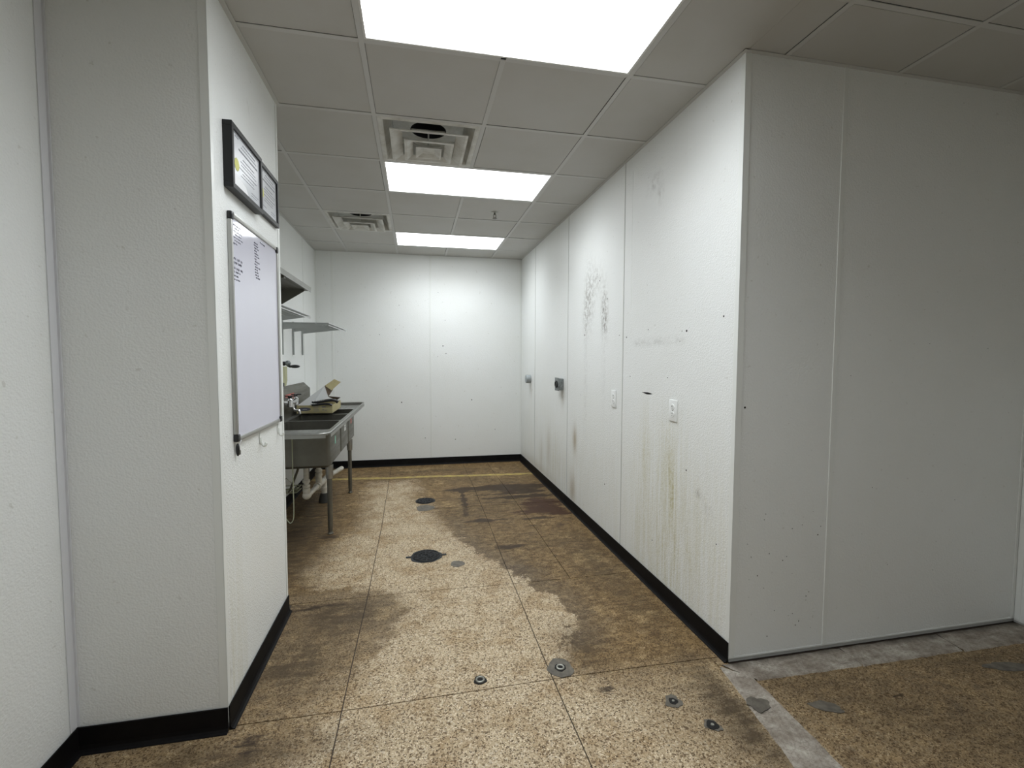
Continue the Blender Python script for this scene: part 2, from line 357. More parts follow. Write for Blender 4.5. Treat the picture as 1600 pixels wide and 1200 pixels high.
# joints: wavy saw cuts
def jx(base, y): return base + .016 * math.sin(y * .9 + base * 5) + .0015 * math.sin(y * 5.1 + base)
def jy(base, x): return base + .006 * math.sin(x * 2.9 + base * 3)
def floor_slab(xa, xb, ya, yb, zt=0., m=None, name='floor_slab', fields=True, step=.035, wavy=(1, 1, 1, 1), gap=.0024):
    nx = max(1, int((xb - xa) / step)); ny = max(1, int((yb - ya) / step)); V_ = []; F = []
    for j in range(ny + 1):
        for i in range(nx + 1):
            u, v = i / nx, j / ny; y = ya + (yb - ya) * v; x = xa + (xb - xa) * u
            x0 = jx(xa, y) + gap if wavy[0] else xa; x1 = jx(xb, y) - gap if wavy[1] else xb
            X = x0 + (x1 - x0) * u
            y0 = jy(ya, X) + gap if wavy[2] else ya; y1 = jy(yb, X) - gap if wavy[3] else yb
            V_.append((X, y0 + (y1 - y0) * v, zt))
    for j in range(ny):
        for i in range(nx): a = j * (nx + 1) + i; F.append((a, a + 1, a + nx + 2, a + nx + 1))
    nb = len(V_)
    rim = [i for i in range(nx + 1)] + [j * (nx + 1) + nx for j in range(1, ny + 1)] + [ny * (nx + 1) + i for i in range(nx - 1, -1, -1)] + [j * (nx + 1) for j in range(ny - 1, 0, -1)]
    for r_ in rim: V_.append((V_[r_][0], V_[r_][1], -.0055))
    for k in range(len(rim)): k2 = (k + 1) % len(rim); F.append((rim[k2], rim[k], nb + k, nb + k2))
    me = bpy.data.meshes.new(name); me.from_pydata(V_, [], F); me.materials.append(m or M['terrazzo'])
    if fields:
        P = np.array(V_)[:, :2]
        for kk, vals in floor_fields(P).items():
            at = me.attributes.new(kk, 'FLOAT', 'POINT'); at.data.foreach_set('value', vals.astype(np.float32))
    me.update(); o = bpy.data.objects.new(name, me); C.objects.link(o); o.parent = floor; return o
J1, J2, J3, R1, R2 = -.305, .603, .955, 1.915, 2.822
floor_slab(-1.19, J1, -.6, R1 , wavy=(0, 1, 0, 1))
floor_slab(J1, J2, -.6, R1, wavy=(1, 1, 0, 1))
floor_slab(J2, 1.36, -.6, R1 , wavy=(1, 0, 0, 1))
floor_slab(-.705, J1, R1, R2, wavy=(0, 1, 1, 1)); floor_slab(J1, J2, R1, R2)
floor_slab(J2, 1.42, R1, R2, wavy=(1, 0, 1, 1))
for ya, yb, wv in ((R2, 4.40, (1, 1)), (4.40, 6.265, (1, 0))):
    floor_slab(-1.215, J1, ya, yb, wavy=(0, 1, *wv)); floor_slab(J1, J2, ya, yb, wavy=(1, 1, *wv))
    floor_slab(J2, J3, ya, yb, wavy=(1, 1, *wv)); floor_slab(J3, 1.42, ya, yb, wavy=(1, 0, *wv))
floor_slab(1.364, XE, -.6, 1.745, wavy=(0, 0, 0, 0), zt=-.001)
floor_slab(-1.19, XE, YN, -.6, wavy=(0, 0, 0, 0), gap=.003, step=.15)
floor_slab(1.363, 1.419, 1.70, R1, wavy=(0, 0, 0, 1), zt=-.0005)
# pale concrete strips where a partition stood
def strip(pts, name, jit=.0016):
    bm = bmesh.new(); top = []
    n_ = 90; (ax, ay), (bx, by), (cx, cy), (dx, dy) = pts   # a-b one long edge, d-c the other
    rows = []; rnd = random.Random(int(ax * 991 + ay * 77)); w0 = w1 = 0.
    for i in range(n_ + 1):
        t = i / n_; l = Vector((ax + (bx - ax) * t, ay + (by - ay) * t, 0)); r_ = Vector((dx + (cx - dx) * t, dy + (cy - dy) * t, 0))
        w0 = w0 * .8 + rnd.uniform(-1, 1) * jit; w1 = w1 * .8 + rnd.uniform(-1, 1) * jit; nd = (r_ - l).normalized(); row = []
        for k, u in enumerate((0, .06, .35, .65, .94, 1)):
            q = l.lerp(r_, u) + nd * (w0 if k < 2 else w1 if k > 3 else 0)
            q.z = -.004 if k in (0, 5) else .0045 + .0012 * math.sin(i * .31 + k * 2); row.append(bm.verts.new(q))
        rows.append(row)
    for A, B in zip(rows, rows[1:]):
        for k in range(5): bm.faces.new((A[k], A[k + 1], B[k + 1], B[k]))
    me = bpy.data.meshes.new(name); bmesh.ops.recalc_face_normals(bm, faces=bm.faces[:]); bm.to_mesh(me); bm.free()
    if me.polygons[2].normal.z < 0: me.flip_normals()
    me.materials.append(M['concrete']); o = bpy.data.objects.new(name, me); C.objects.link(o); o.parent = floor; return o
strip([(1.36, 1.845), (1.262, 1.25), (1.452, 1.22), (1.468, 1.75)], 'concrete_strip')
strip([(1.262, 1.245), (1.10, -.6), (1.36, -.6), (1.452, 1.215)], 'concrete_strip')
strip([(1.372, 1.858), (2.02, 1.858), (2.02, 1.718), (1.472, 1.728)], 'concrete_strip')
strip([(2.025, 1.858), (2.62, 1.858), (2.60, 1.712), (2.02, 1.716)], 'concrete_strip')
strip([(2.625, 1.858), (3.165, 1.86), (3.165, 1.70), (2.605, 1.708)], 'concrete_strip')
# worn yellow floor line
g = G(); prev = None
t = bmesh.new(); A = []; B = []
for i in range(60):
    x = -1.19 + i * (2.60 / 59); y = 5.72 - (x + 1.19) * .072 + .006 * math.sin(x * 6)
    hw = .040 + .005 * math.sin(i * 2.3); A.append(t.verts.new((x, y - hw, .0012))); B.append(t.verts.new((x, y + hw, .0012)))
for i in range(59):
    t.faces.new((A[i], A[i + 1], B[i + 1], B[i]))
g.add(t); g.build('yellow_line', M['yellow'], floor, label='worn yellow painted line')
# flat grey mortar patches in the floor
def blob(cx, cy, rx, ry, name, m, parent=floor, z=.0015, n_=28, jag=.12, seed=1, rot=0, thick=.003, **k):
    rnd = random.Random(seed); pts = []
    ph = [rnd.uniform(0, 6.28) for _ in range(4)]
    for i in range(n_):
        a = 2 * math.pi * i / n_; r_ = 1 + jag * (math.sin(3 * a + ph[0]) * .5 + math.sin(5 * a + ph[1]) * .35 + math.sin(9 * a + ph[2]) * .25)
        x, y = rx * r_ * math.cos(a), ry * r_ * math.sin(a)
        pts.append((cx + x * math.cos(rot) - y * math.sin(rot), cy + x * math.sin(rot) + y * math.cos(rot), z - thick))
    return G().prism(pts, (0, 0, thick)).build(name, m, parent, **k)
blob(.274, 3.171, .048, .048, 'mortar_patch', M['patch'], seed=3)
blob(.080, 4.44, .085, .09, 'mortar_patch', M['patch'], seed=4, z=.0012)
blob(1.635, 1.54, .060, .030, 'mortar_patch', M['patch'], seed=5, rot=-.45, jag=.2)
blob(2.67, 1.585, .10, .032, 'mortar_patch', M['patch'], seed=6, rot=-.2, jag=.2)
blob(1.365, 1.60, .045, .04, 'mortar_patch', M['patch'], seed=8, z=.0085, jag=.25)

# ---------------------------------------------------------------- walls
def trim(parent, name, m, *bx, bev=.0015):
    g = G(); g.box(*bx, bev=bev); return g.build(name, m, parent)
def wall_grid(parent, m, axis, pos, a0, a1, z0, z1, nrm, fields=None, step=.04, name='wall_panel'):
    """a panel standing on plane axis=pos, spanning a0..a1 and z0..z1, thickness PT away from nrm"""
    g = G()
    if axis == 'x': lo, hi = sorted((pos, pos - nrm * PT)); g.box(lo, hi, a0, a1, z0, z1)
    else: lo, hi = sorted((pos, pos - nrm * PT)); g.box(a0, a1, lo, hi, z0, z1)
    if fields:
        bmesh.ops.subdivide_edges(g.bm, edges=[e for e in g.bm.edges if abs((e.verts[0].co - e.verts[1].co).z) > .5], cuts=int((z1 - z0) / step), use_grid_fill=True)
        bmesh.ops.subdivide_edges(g.bm, edges=[e for e in g.bm.edges if abs((e.verts[0].co - e.verts[1].co)[0 if axis == 'y' else 1]) > .3], cuts=int((a1 - a0) / step), use_grid_fill=True)
    o = g.build(name, m, parent)
    if fields:
        me = o.data; co = np.empty(len(me.vertices) * 3, np.float32); me.vertices.foreach_get('co', co); co = co.reshape(-1, 3)
        P = co[:, [1 if axis == 'x' else 0, 2]]
        for kk, vals in fields(P).items():
            at = me.attributes.new(kk, 'FLOAT', 'POINT'); at.data.foreach_set('value', vals.astype(np.float32))
    return o
def right_fields(P):
    y, z = P[:, 0], P[:, 1]
    low = np.clip((1.25 - z) / .9, 0, 1)
    yl = low * (.16 + gauss(P, 2.42, .6, .22, 9, .42) + gauss(P, 2.75, .5, .12, 9, .22)) + gauss(P, 2.40, .55, .018, .30, .75) + gauss(P, 2.44, .85, .10, .22, .30) + gauss(P, 2.72, .85, .05, .3, .32) \
        + gauss(P, 2.10, .4, .2, .3, .15) + gauss(P, 4.7, .35, .4, .3, .25)
    br = gauss(P, 4.05, .68, .045, .11, .85) + gauss(P, 4.10, .20, .07, .14, .6) + gauss(P, 4.9, .45, .06, .2, .35) + gauss(P, 5.2, .3, .05, .2, .25) \
        + gauss(P, 4.42, 1.03, .05, .09, .28) + gauss(P, 5.70, 1.02, .03, .09, .4) + gauss(P, 5.3, .12, .8, .06, .3)
    sc = gauss(P, 3.72, 1.93, .10, .22, .75) + gauss(P, 3.80, 1.78, .05, .15, .5) + gauss(P, 3.40, 1.80, .05, .16, .95) + gauss(P, 3.38, 1.68, .05, .08, .6) + gauss(P, 3.55, 2.05, .09, .10, .4) \
        + gauss(P, 3.79, 1.3, .03, .5, .22) + gauss(P, 3.40, 1.3, .02, .35, .22) + gauss(P, 4.39, 1.03, .018, .05, .7) + gauss(P, 5.66, 1.04, .02, .05, .5) \
        + .35 * np.exp(-(segd(P, (2.90, 1.518), (2.30, 1.515)) / .008) ** 2) + gauss(P, 2.66, 2.48, .07, .03, .45, -.5) + gauss(P, 2.58, 2.40, .03, .05, .35) \
        + gauss(P, 2.14, .72, .03, .015, .7) + gauss(P, 2.05, .66, .02, .05, .35)
    return {'yellow': yl, 'brown': br, 'scuff': sc}

# right-hand wall running away from the camera
wall_right = slab_struct('wall_right', M['core'], (XR + PT, XR + .13, YF + PT, YB + .1, 0.0, H + .05))
for a, b_ in ((YF + .004, 3.069), (3.073, 4.281), (4.285, 5.525), (5.529, YB - .004)):
    wall_grid(wall_right, M['frp_stained'], 'x', XR, a, b_, .012, H, -1, right_fields)
M['grime_line'] = mat('grimy_seam_gap', (0.34, 0.34, 0.32), .8)
for y in (3.071, 4.283, 5.527):
    trim(wall_right, 'seam_strip', M['pvc'], XR - .0030, XR + .002, y - .013, y + .010, BB, H)
    trim(wall_right, 'seam_gap', M['grime_line'], XR - .0012, XR + .001, y - .0165, y - .0134, BB, H, bev=0)
for y in (2.945,): trim(wall_right, 'seam_strip', M['pvc'], XR - .001, XR + .002, y - .003, y + .003, 1.75, 2.66, bev=0)
trim(wall_right, 'corner_trim', M['pvc'], XR - .003, XR + .028, YF - .003, YF + .0, .02, H)
trim(wall_right, 'corner_trim', M['pvc'], XR - .003, XR + .0, YF - .003, YF + .026, .03, H)
trim(wall_right, 'corner_trim', M['pvc'], XR - .022, XR, YB - .004, YB - .001, BB, H); 
# gash and screw holes in the right wall
t = [(XR - .0012, 2.768, 1.2035), (XR - .0012, 2.735, 1.207), (XR - .0012, 2.69, 1.209), (XR - .0012, 2.63, 1.204), (XR - .0012, 2.66, 1.198), (XR - .0012, 2.70, 1.196)]
G().prism(t, (.002, 0, 0)).build('gash', M['hole'], wall_right, label='black torn slit in the panel')
for y, z, r_ in ((3.005, 1.566, .006), (2.276, 1.569, .007), (2.70, 1.60, .004), (2.32, 1.57, .003), (1.97, 1.62, .005), (3.12, 1.585, .004), (3.50, 2.03, .006), (3.55, 2.09, .004), (3.34, 1.87, .005),
                 (3.82, 1.62, .007), (3.80, 1.66, .004), (2.94, 1.30, .004), (2.46, 1.31, .004), (2.34, 1.515, .003), (3.9, 1.1, .003), (3.35, .45, .006), (2.25, .82, .005), (2.6, .30, .004), (1.98, .52, .004)):
    G().lathe((XR + .001, y, z), (-1, 0, 0), [(0, r_), (.0016, r_ * .9)], 10).build('screw_hole', M['hole'], wall_right)

# wall facing the camera on the right
wall_front = slab_struct('wall_front', M['core'], (XR + .131, XE + .13, YF + PT, YF + .13, 0.0, H + .05))
wall_grid(wall_front, M['frp'], 'y', YF, XR + .004, 1.947, .022, H, -1)
wall_grid(wall_front, M['frp'], 'y', YF, 1.951, XE - .003, .022, H, -1)
trim(wall_front, 'seam_strip', M['pvc'], 1.937, 1.961, YF - .0025, YF + .001, .022, H)
trim(wall_front, 'seam_strip', M['pvc'], XR + .004, XE - .004, YF - .0015, YF + .001, .018, .026, bev=0)
trim(wall_front, 'corner_trim', M['pvc'], XE - .022, XE - .002, YF - .004, YF - .0002, .02, H)
rf = random.Random(3)
for x, z, r_ in [(1.47, 1.198, .0055)] + [(1.50 + rf.random() * .42, .10 + rf.random() ** 1.5 * .6, rf.uniform(.0012, .003)) for _ in range(26)] + [(2.0 + rf.random() * 1.0, .3 + rf.random() * 1.2, .0018) for _ in range(8)]:
    G().lathe((x, YF + .001, z), (0, -1, 0), [(0, r_), (.0016, r_ * .9)], 10).build('scuff_mark', M['hole'], wall_front)

# wall at the far right, running towards the camera
wall_side = slab_struct('wall_side', M['core'], (XE + PT, XE + .13, YN - .1, YF, 0.0, H + .05))
for a, b_ in ((-2.7, -1.796), (-1.792, -.577), (-.573, .642), (.646, YF - .003)): wall_grid(wall_side, M['frp'], 'x', XE, a, b_, .012, H, -1)
for y in (-1.794, -.575, .644): trim(wall_side, 'seam_strip', M['pvc'], XE - .002, XE + .002, y - .012, y + .012, .012, H)
trim(wall_side, 'corner_trim', M['pvc'], XE - .0035, XE - .0002, YF - .03, YF - .005, .02, H)

# back wall
wall_back = slab_struct('wall_back', M['core'], (XA - .13, XR + .13, YB + PT, YB + .13, 0.0, H + .05))
for a, b_ in ((XA + .003, -1.02), (-1.016, .198), (.202, XR - .003)): wall_grid(wall_back, M['frp'], 'y', YB, a, b_, .012, H, -1)
for x in (-1.018, .2): trim(wall_back, 'seam_strip', M['pvc'], x - .014, x + .014, YB - .0035, YB + .001, BB, H, bev=.003)
trim(wall_back, 'corner_trim', M['pvc'], XA, XA + .022, YB - .004, YB - .0002, BB, H)
for x, z, r_ in ((.36, 1.58, .008), (.40, 1.48, .006), (.29, 1.44, .004), (.20, 1.32, .004), (.74, .86, .008), (-.18, .84, .008), (-.45, 1.72, .005), (.39, 1.92, .004), (1.06, .45, .005), (.12, .36, .006), (.52, .33, .006), (-.2, 2.1, .004), (.3, 2.28, .004)):
    G().lathe((x, YB + .001, z), (0, -1, 0), [(0, r_), (.0016, r_ * .9)], 10).build('screw_hole', M['hole'], wall_back)

# alcove wall behind the sink, left
wall_alcove = slab_struct('wall_alcove', M['core'], (XA - .13, XA - PT, YC2 + .001, YB + .0, 0.0, H + .05))
for a, b_ in ((YC2 + .004, 4.424), (4.428, 5.640), (5.644, YB - .003)): wall_grid(wall_alcove, M['frp'], 'x', XA, a, b_, .012, H, 1)
for y in (4.426, 5.642): trim(wall_alcove, 'seam_strip', M['pvc'], XA - .001, XA + .0028, y - .02, y + .02, BB, H, bev=.002)
trim(wall_alcove, 'corner_trim', M['pvc'], XA + .0002, XA + .004, YB - .03, YB - .005, BB, H)

# pier jutting out on the left
wall_pier = slab_struct('wall_pier', M['core'], (XL + .001, XC - PT, YC + PT, YC2 - PT, 0.0, H + .05))
wall_grid(wall_pier, M['frp'], 'y', YC, XL + .003, XC - .004, .012, H, -1)
wall_grid(wall_pier, M['frp_stained'], 'x', XC, YC + .004, YC2 - .004, .012, H, 1, lambda P: {'yellow': gauss(P, 2.0, .1, .12, .5, .30) + gauss(P, 2.3, .9, .5, .9, .06), 'brown': gauss(P, 1.9, .2, .02, .2, .3), 'scuff': gauss(P, 1.93, .20, .03, .02, .5) + gauss(P, 2.33, 2.52, .012, .006, 1.)})
wall_grid(wall_pier, M['frp'], 'y', YC2, XL + .003, XC - .004, .012, H, 1)
trim(wall_pier, 'corner_trim', M['pvc'], XC - .026, XC + .003, YC - .003, YC, .03, H)
trim(wall_pier, 'corner_trim', M['pvc'], XC + .0, XC + .003, YC - .003, YC + .024, .03, H)
trim(wall_pier, 'corner_trim', M['pvc'], XC + .0, XC + .003, YC2 - .024, YC2 + .003, .03, H)
trim(wall_pier, 'corner_trim', M['pvc'], XC - .026, XC + .003, YC2 , YC2 + .003, .03, H)

# wall beside the camera on the left
wall_left = slab_struct('wall_left', M['core'], (XL - .13, XL - PT, YN - .1, YC2 - .001, 0.0, H + .05))
for a, b_ in ((-2.7, -1.762), (-1.758, -.542), (-.538, .678), (.682, YC - .003)): wall_grid(wall_left, M['frp'], 'x', XL, a, b_, .012, H, 1)
for y in (-1.76, -.54): trim(wall_left, 'seam_strip', M['pvc'], XL - .001, XL + .002, y - .013, y + .013, BB, H)
trim(wall_left, 'corner_trim', M['pvc_grey'], XL + .0003, XL + .004, YC - .036, YC - .004, BB, H)
trim(wall_left, 'corner_trim', M['pvc_grey'], XL + .002, XL + .012, YC - .0045, YC - .0005, BB, H)

# wall behind the camera
wall_behind = slab_struct('wall_behind', M['core'], (XL - .13, XE + .13, YN - .13, YN - PT, 0.0, H + .05))
for i in range(4):
    a = XL + .004 + i * 1.22; wall_grid(wall_behind, M['frp'], 'y', YN, a, min(a + 1.216, XE - .003), .012, H, 1)

# ---------------------------------------------------------------- cove bases (black)
def cove(name, pts, nrm):
    """runs pts[0]->pts[1] on the wall face; nrm points into the room"""
    (x0, y0), (x1, y1) = pts; nx, ny = nrm
    prof = [(0, BB), (.003, BB), (.0042, BB - .002), (.0042, .028), (.006, .014), (.011, .006), (.019, .003), (.020, .0006), (0, .0006)]
    P = [(x0 + nx * (d + .0005), y0 + ny * (d + .0005), z) for d, z in prof]
    return G().prism(P, (x1 - x0, y1 - y0, 0)).build(name, M['base'], None, kind='structure')
cove('baseboard_right', ((XR - .003, YF + .0), (XR - .003, YB - .021)), (-1, 0))
cove('baseboard_back', ((XA + .021, YB - .0038), (XR - .001, YB - .0038)), (0, -1))
cove('baseboard_alcove', ((XA + .0042, YC2 + .02), (XA + .0042, YB - .0045)), (1, 0))
cove('baseboard_pier', ((XL + .0015, YC - .0045), (XC + .003, YC - .0045)), (0, -1))
cove('baseboard_side', ((XC + .003, YC - .0), (XC + .003, YC2 + .003)), (1, 0))
cove('baseboard_left', ((XL + .004, YN + .03), (XL + .004, YC - .005)), (1, 0))

# ---------------------------------------------------------------- ceiling
ceiling = slab_struct('ceiling', M['duct'], (XA - .3, XE + .3, YN - .2, YB + .3, H + .30, H + .40))
def inroom(x0, x1, y0, y1):
    cx, cy = (x0 + x1) / 2, (y0 + y1) / 2
    return (XA < cx < XE and YN < cy < YF) or (XA < cx < XR and cy < YB)
LIGHTS = [(0, 2, -1), (0, 2, 2), (0, 2, 5)]
REAR_ADDED = [(0, 2, -4)]  # unseen panel added above the camera to brighten the near walls
lit = {(c, r) for a, b_, r in LIGHTS + REAR_ADDED for c in range(a, b_)}
VENTS = [(0, 1), (-1, 4)]
ym = lambda r: GY + r * T; xm = lambda c: GX + c * T
for c in range(-2, 6):
    for r in range(-9, 7):
        if (c, r) in lit or (c, r) in VENTS: continue
        x0, x1, y0, y1 = xm(c), xm(c + 1), ym(r), ym(r + 1)
        lo = XA if y0 > YC - .3 else XL
        x0c = max(x0 + .013, lo + .002); y0c = max(y0 + .013, YN + .002); y1c = min(y1 - .013, YB - .002)
        # pieces of the L-shaped room
        rects = []
        if y0 < YF and y1 > YF and x1 > XR:       # straddles the corner line
            if x0 < XR: rects += [(x0c, min(x1 - .013, XR + .0), y0c, y1c), (XR + .0, min(x1 - .013, XE - .002), y0c, YF - .002)]
            else: rects += [(x0c, min(x1 - .013, XE - .002), y0c, YF - .002)]
        elif y0 >= YF: rects += [(x0c, min(x1 - .013, XR - .002), y0c, y1c)]
        else: rects += [(x0c, min(x1 - .013, XE - .002), y0c, y1c)]
        rects = [q for q in rects if q[1] - q[0] > .02 and q[3] - q[2] > .02]
        if not rects: continue
        g = G(); dz = random.uniform(0, .0012)
        for q in rects:
            k = [random.choice((0, .0008, .0025)) for _ in range(4)]
            g.box(q[0] + k[0], q[1] - k[1], q[2] + k[2], q[3] - k[3], H + .0022 + dz, H + .016)
        g.build('ceiling_tile', M['tile'], ceiling)
for c in range(-1, 6):                            # tees along the room
    x = xm(c)
    if c == 1:
        cuts = [YN, ym(-4), ym(-3), ym(-1), ym(0), ym(2), ym(3), ym(5), ym(6), YB]
        for q in range(0, len(cuts), 2): trim(ceiling, 'ceiling_tee', M['tee'], x - .012, x + .012, cuts[q], cuts[q + 1], H, H + .003, bev=0)
    elif XA < x < XR: trim(ceiling, 'ceiling_tee', M['tee'], x - .012, x + .012, YN, YB, H, H + .003, bev=0)
    elif XR <= x < XE: trim(ceiling, 'ceiling_tee', M['tee'], x - .012, x + .012, YN, YF, H, H + .003, bev=0)
for r in range(-8, 7):                            # cross tees
    y = ym(r); x1 = XE if y < YF else XR; cols = []
    for c in range(-2, 6):
        a, b_ = max(xm(c) + .012, XA), min(xm(c + 1) - .012, x1)
        if b_ - a < .03: continue
        if r in (0, 3, 6, -5) and c in (0, 1): pass
        trim(ceiling, 'ceiling_tee', M['tee'], a, b_, y - .012, y + .012, H + .0003, H + .003, bev=0)
# wall angle around the edge
for bx in ((XR - .020, XR, YF - .02, YB, H - .001, H + .0018), (XR - .02, XE, YF - .020, YF, H - .0011, H + .0019), (XA, XR, YB - .020, YB, H - .001, H + .0016), (XA, XA + .020, YC2, YB, H - .001, H + .0017),
           (XC, XC + .020, YC - .02, YC2 + .02, H - .001, H + .0018), (XL, XC + .02, YC - .020, YC, H - .0012, H + .0019), (XL, XL + .02, YN, YC, H - .001, H + .0016), (XE - .02, XE, YN, YF, H - .001, H + .0017)):
    trim(ceiling, 'wall_angle', M['tee'], *bx, bev=0)

# ---------------------------------------------------------------- ceiling lights
LL = ['large lit ceiling light nearest the camera, cut by the top of the photo', 'lit ceiling light in the middle, right behind the square air vent', 'smallest lit ceiling light, farthest back near the rear wall', 'added ceiling light above the camera, out of view']
for (a, b_, r), lb in zip(LIGHTS + REAR_ADDED, LL):
    x0, x1, y0, y1 = xm(a) + .0125, xm(b_) - .0125, ym(r) + .0125, ym(r + 1) - .0125
    th = thing('ceiling_light', lb, 'light', ((x0 + x1) / 2, (y0 + y1) / 2, H), 'flat panel lights in the ceiling')
    g = G(); fw = .010
    for q in ((x0, x1, y0, y0 + fw), (x0, x1, y1 - fw, y1), (x0, x0 + fw, y0 + fw, y1 - fw), (x1 - fw, x1, y0 + fw, y1 - fw)): g.box(*q, H + .0005, H + .05)
    g.box(x0, x1, y0, y1, H + .0502, H + .06)
    g.build('frame', M['lamp_frame'], th)
    g = G(); g.box(x0 + fw + .0005, x1 - fw - .0005, y0 + fw + .0005, y1 - fw - .0005, H + .004, H + .010); g.build('diffuser', M['diffuser'], th)
    la = bpy.data.lights.new('troffer_lamp', 'AREA'); la.shape = 'RECTANGLE'; la.size = x1 - x0 - .03; la.size_y = y1 - y0 - .03
    la.energy = LAMP; la.spread = math.radians(140); la.color = (0.955, 1, 1.04)
    lo = bpy.data.objects.new('troffer_lamp', la); C.objects.link(lo); lo.parent = th; lo.location = (0, 0, .002)

# ---------------------------------------------------------------- air vents
def sq_shell(g, cx, cy, loops, asp=1.):
    t = bmesh.new(); rings = [[t.verts.new((cx + sx * h, cy + sy * h, z)) for sx, sy in ((-1, -1), (1, -1), (1, 1), (-1, 1))] for h, z in loops]
    m_ = len(rings)
    for i in range(m_):
        A, B = rings[i], rings[(i + 1) % m_]
        for k in range(4): t.faces.new((A[k], A[(k + 1) % 4], B[(k + 1) % 4], B[k]))
    g.add(t)
for (c, r), lb in zip(VENTS, ['square stepped air vent nearer the camera, touching the middle ceiling light', 'smaller-looking square stepped air vent farther back, at the left above the sink']):
    cx, cy = xm(c) + T / 2, ym(r) + T / 2
    th = thing('air_vent', lb, 'vent', (cx, cy, H), 'square ceiling air vents')
    g = G(); sq_shell(g, cx, cy, [(.292, H + .0005), (.272, H - .002), (.262, H + .0005), (.215, H + .085), (.218, H + .09), (.268, H + .008), (.292, H + .008)]); g.build('frame', M['vent'], th)
    g = G(); t = bmesh.new(); n_ = 32
    inner = [t.verts.new((cx + .11 * math.cos(2 * math.pi * (k + .5) / n_), cy + .11 * math.sin(2 * math.pi * (k + .5) / n_), H + .085)) for k in range(n_)]
    def sqp(a_):
        co, si = math.cos(a_), math.sin(a_); m_ = max(abs(co), abs(si)); return (cx + .214 * co / m_, cy + .214 * si / m_, H + .085)
    outer = [t.verts.new(sqp(2 * math.pi * (k + .5) / n_)) for k in range(n_)]
    for k in range(n_): t.faces.new((inner[k], inner[(k + 1) % n_], outer[(k + 1) % n_], outer[k]))
    g.add(t); g.build('back_plate', M['vent'], th)
    g = G(); g.lathe((cx, cy, H + .0855), (0, 0, 1), [(0, .109), (.14, .109), (.141, .001)], 32, cap=False); g.build('duct', M['duct'], th)
    for h, hi_, zt in ((.226, .160, .022), (.146, .098, .018)):
        g = G(); z0 = H - .030 if h > .2 else H - .050
        sq_shell(g, cx, cy, [(h, z0), (h - .014, z0), (hi_, z0 + zt), (hi_ - .003, z0 + zt + .003), (hi_ + .002, z0 + zt + .005), (h, z0 + .005)]); g.build('louver', M['vent'], th)
    g = G(); z0 = H - .056; t = bmesh.new()
    r1 = [t.verts.new((cx + sx * .078, cy + sy * .078, z0)) for sx, sy in ((-1, -1), (1, -1), (1, 1), (-1, 1))]
    r2 = [t.verts.new((cx + sx * .070, cy + sy * .070, z0)) for sx, sy in ((-1, -1), (1, -1), (1, 1), (-1, 1))]
    r3 = [t.verts.new((cx + sx * .035, cy + sy * .035, z0 + .014)) for sx, sy in ((-1, -1), (1, -1), (1, 1), (-1, 1))]
    r0 = [t.verts.new((cx + sx * .078, cy + sy * .078, z0 + .005)) for sx, sy in ((-1, -1), (1, -1), (1, 1), (-1, 1))]
    r4 = [t.verts.new((cx + sx * .04, cy + sy * .04, z0 + .020)) for sx, sy in ((-1, -1), (1, -1), (1, 1), (-1, 1))]
    for A, B in ((r0, r1), (r1, r2), (r2, r3), (r0, r4)):
        for k in range(4): t.faces.new((A[k], A[(k + 1) % 4], B[(k + 1) % 4], B[k]))
    t.faces.new(r3); t.faces.new(r4); g.add(t); g.build('centre_cap', M['vent'], th)
    g = G()
    for sx in (-1, 1):
        g.tube([(cx + sx * .20, cy, H + .04), (cx + sx * .13, cy, H + .02), (cx + sx * .04, cy, H - .026)], .003, 6)
    g.tube([(cx, cy, H - .029), (cx, cy, H + .084)], .005, 8); g.tube([(cx - .105, cy, H + .084), (cx + .105, cy, H + .084)], .005, 8)
    g.build('support_bar', M['vent'], th)

# sprinkler head
th = thing('sprinkler_head', 'small metal sprinkler head in the ceiling between the two far lights', 'sprinkler', (.724, 4.31, H))
G().lathe((.724, 4.31, H + .003), (0, 0, -1), [(0, .034), (.004, .032), (.008, .014), (.010, .010)], 24).build('escutcheon', M['ring'], th, smooth=True)
g = G(); g.cyl((.724, 4.31, H - .005), (.724, 4.31, H - .022), .009, .007)
for s_ in (-1, 1): g.tube([(.724 + s_ * .008, 4.31, H - .018), (.724 + s_ * .014, 4.31, H - .032), (.724 + s_ * .003, 4.31, H - .052)], .0025, 6, 1)
g.build('sprinkler_body', M['steel_dark'], th, smooth=True)
g = G(); g.lathe((.724, 4.31, H - .051), (0, 0, -1), [(0, .004), (.001, .020), (.0035, .020), (.004, .003)], 20); g.build('deflector', M['steel_dark'], th)

# ---------------------------------------------------------------- whiteboard on the pier
y0, y1, z0, z1 = 2.026, 2.662, 1.084, 1.988; xf = XC + .0005
wb = thing('whiteboard', 'tall white dry-erase board with aluminium frame hanging on the side of the pier', 'whiteboard', (xf, (y0 + y1) / 2, z0))
G().box(xf + .0005, xf + .010, y0 + .008, y1 - .008, z0 + .008, z1 - .008).build('writing_surface', M['board'], wb)
for q in ((y0, y0 + .018, z0 + .03, z1 - .03), (y1 - .018, y1, z0 + .03, z1 - .03), (y0 + .03, y1 - .03, z0, z0 + .018), (y0 + .03, y1 - .03, z1 - .018, z1)):
    G().box(xf, xf + .016, *q, bev=.004).build('frame_rail', M['alu'], wb, smooth=True)
for yy in (y0 - .001, y1 - .029):
    for zz in (z0 - .001, z1 - .029):
        G().box(xf - .0002, xf + .019, yy, yy + .030, zz, zz + .030, bev=.006).build('corner_cap', M['black'], wb, smooth=True)
